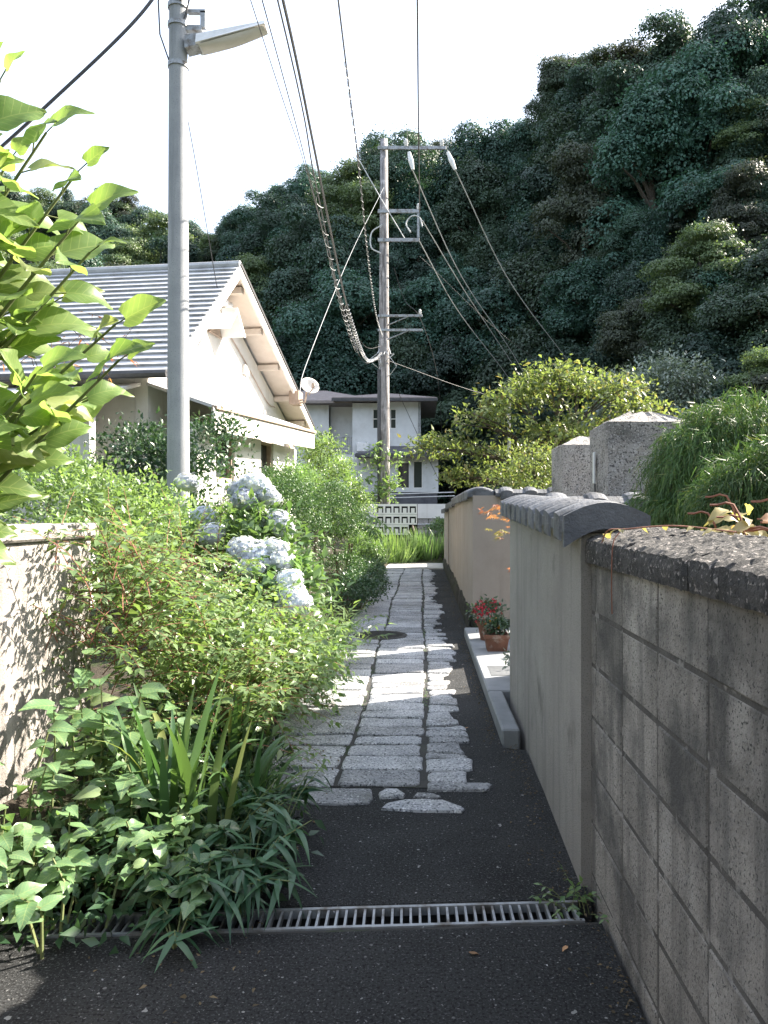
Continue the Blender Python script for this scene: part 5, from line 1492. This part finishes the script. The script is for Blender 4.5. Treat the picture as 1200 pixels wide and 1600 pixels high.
# maple twig by the gateway
ma = thing('maple_sapling', 'small maple with pale red leaves peeping from behind the gate wall', 'tree', (.98, 7.0, .1))
m = MB().tube(catmull([(0, 0, 0), (.03, 0, .7), (-.05, 0, 1.2), (-.28, -.2, 1.42)], 4), .007, 5)
m.tube(catmull([(-.03, 0, 1.1), (-.15, -.1, 1.22), (-.3, -.2, 1.25)], 4), .004, 4)
m.tube(catmull([(0, 0, .7), (-.1, -.1, .9), (-.2, -.15, .92)], 4), .004, 4)
m.build('trunk', M['redtwig'], ma)
def star_leaf(seed):
    vs = [(0, 0, 0)]; fs = []
    r = random.Random(seed)
    for k in range(7):
        a = (k - 3) * .62; L = [.55, .8, .95, 1.0, .95, .8, .55][k]
        i = len(vs)
        vs += [(math.sin(a - .17) * L * .45, math.cos(a - .17) * L * .45, .02), (math.sin(a) * L, math.cos(a) * L, -.12 * L), (math.sin(a + .17) * L * .45, math.cos(a + .17) * L * .45, .02)]
        fs += [(0, i + 2, i + 1, i)]
    return MB().add(vs, fs).mesh('leaf')
ST = star_leaf(1); ST.materials.append(M['l_red'])
STY = star_leaf(2); STY.materials.append(M['l_creeper'])
for c_, nL, sp_, me in (((-.30, -.2, 1.44), 22, .10, ST), ((-.24, -.15, 1.40), 12, .1, ST), ((-.29, -.2, 1.24), 14, .07, STY), ((-.18, -.14, .93), 4, .05, ST)):
    for q in range(nL):
        a = random.uniform(0, 6.28); sc = random.uniform(.05, .085)
        link('leaf', me, None, ma, (c_[0] + random.gauss(0, sp_ * .8), c_[1] + random.gauss(0, sp_), c_[2] + random.gauss(0, sp_ * .35)), rot_to((math.cos(a), math.sin(a), -.35), (random.uniform(-.3, .3), random.uniform(-.4, .2), 1)), (sc, sc, sc))

# potted flowers on the landing
def flowerpot(label, loc, r, h, fr, petals, nf, leafmat, square=False):
    t = thing('flower_pot', label, 'flower pot', loc)
    if square:
        m = MB()
        a, b = r * .78, r
        vs = [(-a, -a, 0), (a, -a, 0), (a, a, 0), (-a, a, 0), (-b, -b, h), (b, -b, h), (b, b, h), (-b, b, h), (-b + .015, -b + .015, h), (b - .015, -b + .015, h), (b - .015, b - .015, h), (-b + .015, b - .015, h), (-b + .02, -b + .02, h - .03), (b - .02, -b + .02, h - .03), (b - .02, b - .02, h - .03), (-b + .02, b - .02, h - .03)]
        fs = [(3, 2, 1, 0)]
        for k in range(3):
            for i in range(4): fs.append((k * 4 + i, k * 4 + (i + 1) % 4, k * 4 + 4 + (i + 1) % 4, k * 4 + 4 + i))
        fs.append((12, 13, 14, 15))
        m.add(vs, fs).box(-b - .008, b + .008, -b - .008, -b, h - .035, h + .002).box(-b - .008, -b, -b, b, h - .035, h + .002).build('pot', M['terracotta'], t)
    else:
        MB().lathe([(r * .7, 0), (r * .95, h * .8), (r * 1.05, h * .8), (r * 1.08, h), (r * .95, h), (r * .92, h - .03), (.01, h - .03)], seg=18).build('pot', M['terracotta'], t)
    A = clump_leaves([((0, 0, h + fr * .55), (fr, fr, fr * .8))], 55, 10, .045, .035, shell=.5, zmin=h - .02)
    stuff(link('foliage', cloud('foliage', T_LEAF, *A), M[leafmat], t))
    for (pm, n) in petals:
        fl = []
        for k in range(n):
            d = unit(rng.normal(size=3) + np.array([-.3, -.6, .8])); fl.append(np.array([0, 0, h + fr * .55]) + d * fr * rng.uniform(.85, 1.15) * np.array([1, 1, .85]))
        for p in fl:
            q = 5
            dd = rand_dirs(q * 2); P = np.repeat(p[None], q * 2, 0)
            me = cloud('flower', T_RHOMB, P, dd, rng.normal(size=(q * 2, 3)) + np.array([0, -.5, .6]), .024)
            link('flower', me, M[pm], t)
    return t
flowerpot('round terracotta pot full of red flowers against the tan wall', (.735, 8.6, .105), .12, .20, .17, [('p_red', 60)], 60, 'l_dark')
flowerpot('square terracotta pot with small orange flowers standing in front of red flowers', (.765, 7.95, .105), .125, .17, .105, [('p_orange', 7)], 12, 'l_dark', True)
A = clump_leaves([((.80, 6.5, .22), (.09, .12, .12))], 30, 8, .045, .03, shell=.6, zmin=.107)
mb = MB().tube([(.80, 6.5, .107), (.80, 6.5, .25)], .006, 4)
shrub('small_green_plant', 'small pale green plant peeping out at the corner of the gate wall', 'plant', (.80, 6.5, .107), A, T_LEAF, M['l_silver'], mb, M['greenstem'])
# weeds at the end of the grate
A, st = shoots(14, lambda i: [.585 + random.uniform(-.05, .05), 2.93 + random.uniform(-.07, .08), .0], lambda i: [random.uniform(-1, .3), random.uniform(-.7, .4), random.uniform(.4, 1.2)], .12, 'l', .02, .035, droop=.8, start=.3, stem_r=.002)
shrub('corner_weed', 'small green weed sprouting where the grate meets block wall', 'weeds', (.585, 2.93, 0), A, T_LEAF, M['l_mid'], st, M['greenstem'])

# fallen leaves and scraps on the asphalt
DL = leaf_mesh('fallen_leaf', ovate, 4, 1, .3, .1, .06, 1.0, 77); DL.materials.append(M['deadleaf'])
for (x, y, s, lab) in ((.16, 2.62, .035, 'curled dry leaf lying just below the drain grate'), (.50, 2.66, .03, 'dry leaf scrap near the foot of the block wall'), (-.53, 3.75, .03, 'dry leaf lying on asphalt near the first paving stones'), (.20, 4.55, .03, 'dry leaf lying beside the narrow stone column'), (.32, 5.4, .03, 'dry leaf on dark asphalt below the gate wall'), (-.15, 2.2, .02, 'tiny dry leaf on the bare asphalt road')):
    o = link('fallen_leaf', DL, None, None, (x, y, .006), (random.uniform(-.1, .1), random.uniform(-.2, .2), random.uniform(0, 6)), (s, s, s))
    tag(o, lab, 'leaf')

def litter(name, label, P, size, mat_):
    n = len(P)
    D = rng.normal(size=(n, 3)) * np.array([1, 1, .15]); N = np.array([0, 0, 1.0]) + rng.normal(size=(n, 3)) * .35
    o = link(name, cloud(name, T_LEAF, P, D, N, size * rng.uniform(.5, 1.4, n)), M[mat_])
    stuff(tag(o, label, 'litter'))
n = 900
yy = rng.uniform(1.2, 9.4, n); xx = np.where(yy < 3.05, .66, np.where(yy < 5, .62, .505)) - rng.gamma(1.2, .035, n)
litter('leaf_litter', 'crumbs of dry leaf and dirt gathered along foot of the walls', np.stack([xx, yy, np.full(n, .006)], 1), .016, 'l_dry')
n = 500
yy = rng.uniform(9.6, 21, n); xx = .57 - rng.gamma(1.5, .06, n)
litter('leaf_litter', 'dry leaves strewn along the mossy footing of the tan wall', np.stack([xx, yy, np.full(n, .008)], 1), .022, 'l_dry')
n = 350
yy = rng.uniform(2.2, 9, n); xx = -.55 - rng.gamma(1.5, .12, n) + rng.normal(size=n) * .05
litter('leaf_litter', 'small dry leaf scraps under the plants on the path edge', np.stack([xx, yy, np.full(n, .024)], 1), .022, 'l_dry')
n = 260
yy = rng.uniform(.9, 4.2, n); xx = rng.uniform(-1.2, .6, n)
litter('grit', 'scattered pale grit and chips on the asphalt', np.stack([xx, yy, np.full(n, .003)], 1), .009, 'granite')
n = 1500
yy = rng.uniform(4.3, 20, n); ea = np.array([eA(q) for q in yy]); eb = np.array([eB(q) for q in yy])
xx = np.where(rng.random(n) < .5, ea, eb) + rng.normal(size=n) * .010
k = np.sin(yy * 2.1 + 1) + np.sin(yy * 5.3) > .35
litter('joint_moss', 'green moss and tiny weeds growing in the paving joints', np.stack([xx, yy, np.full(n, .008)], 1)[k], .02, 'l_mid')
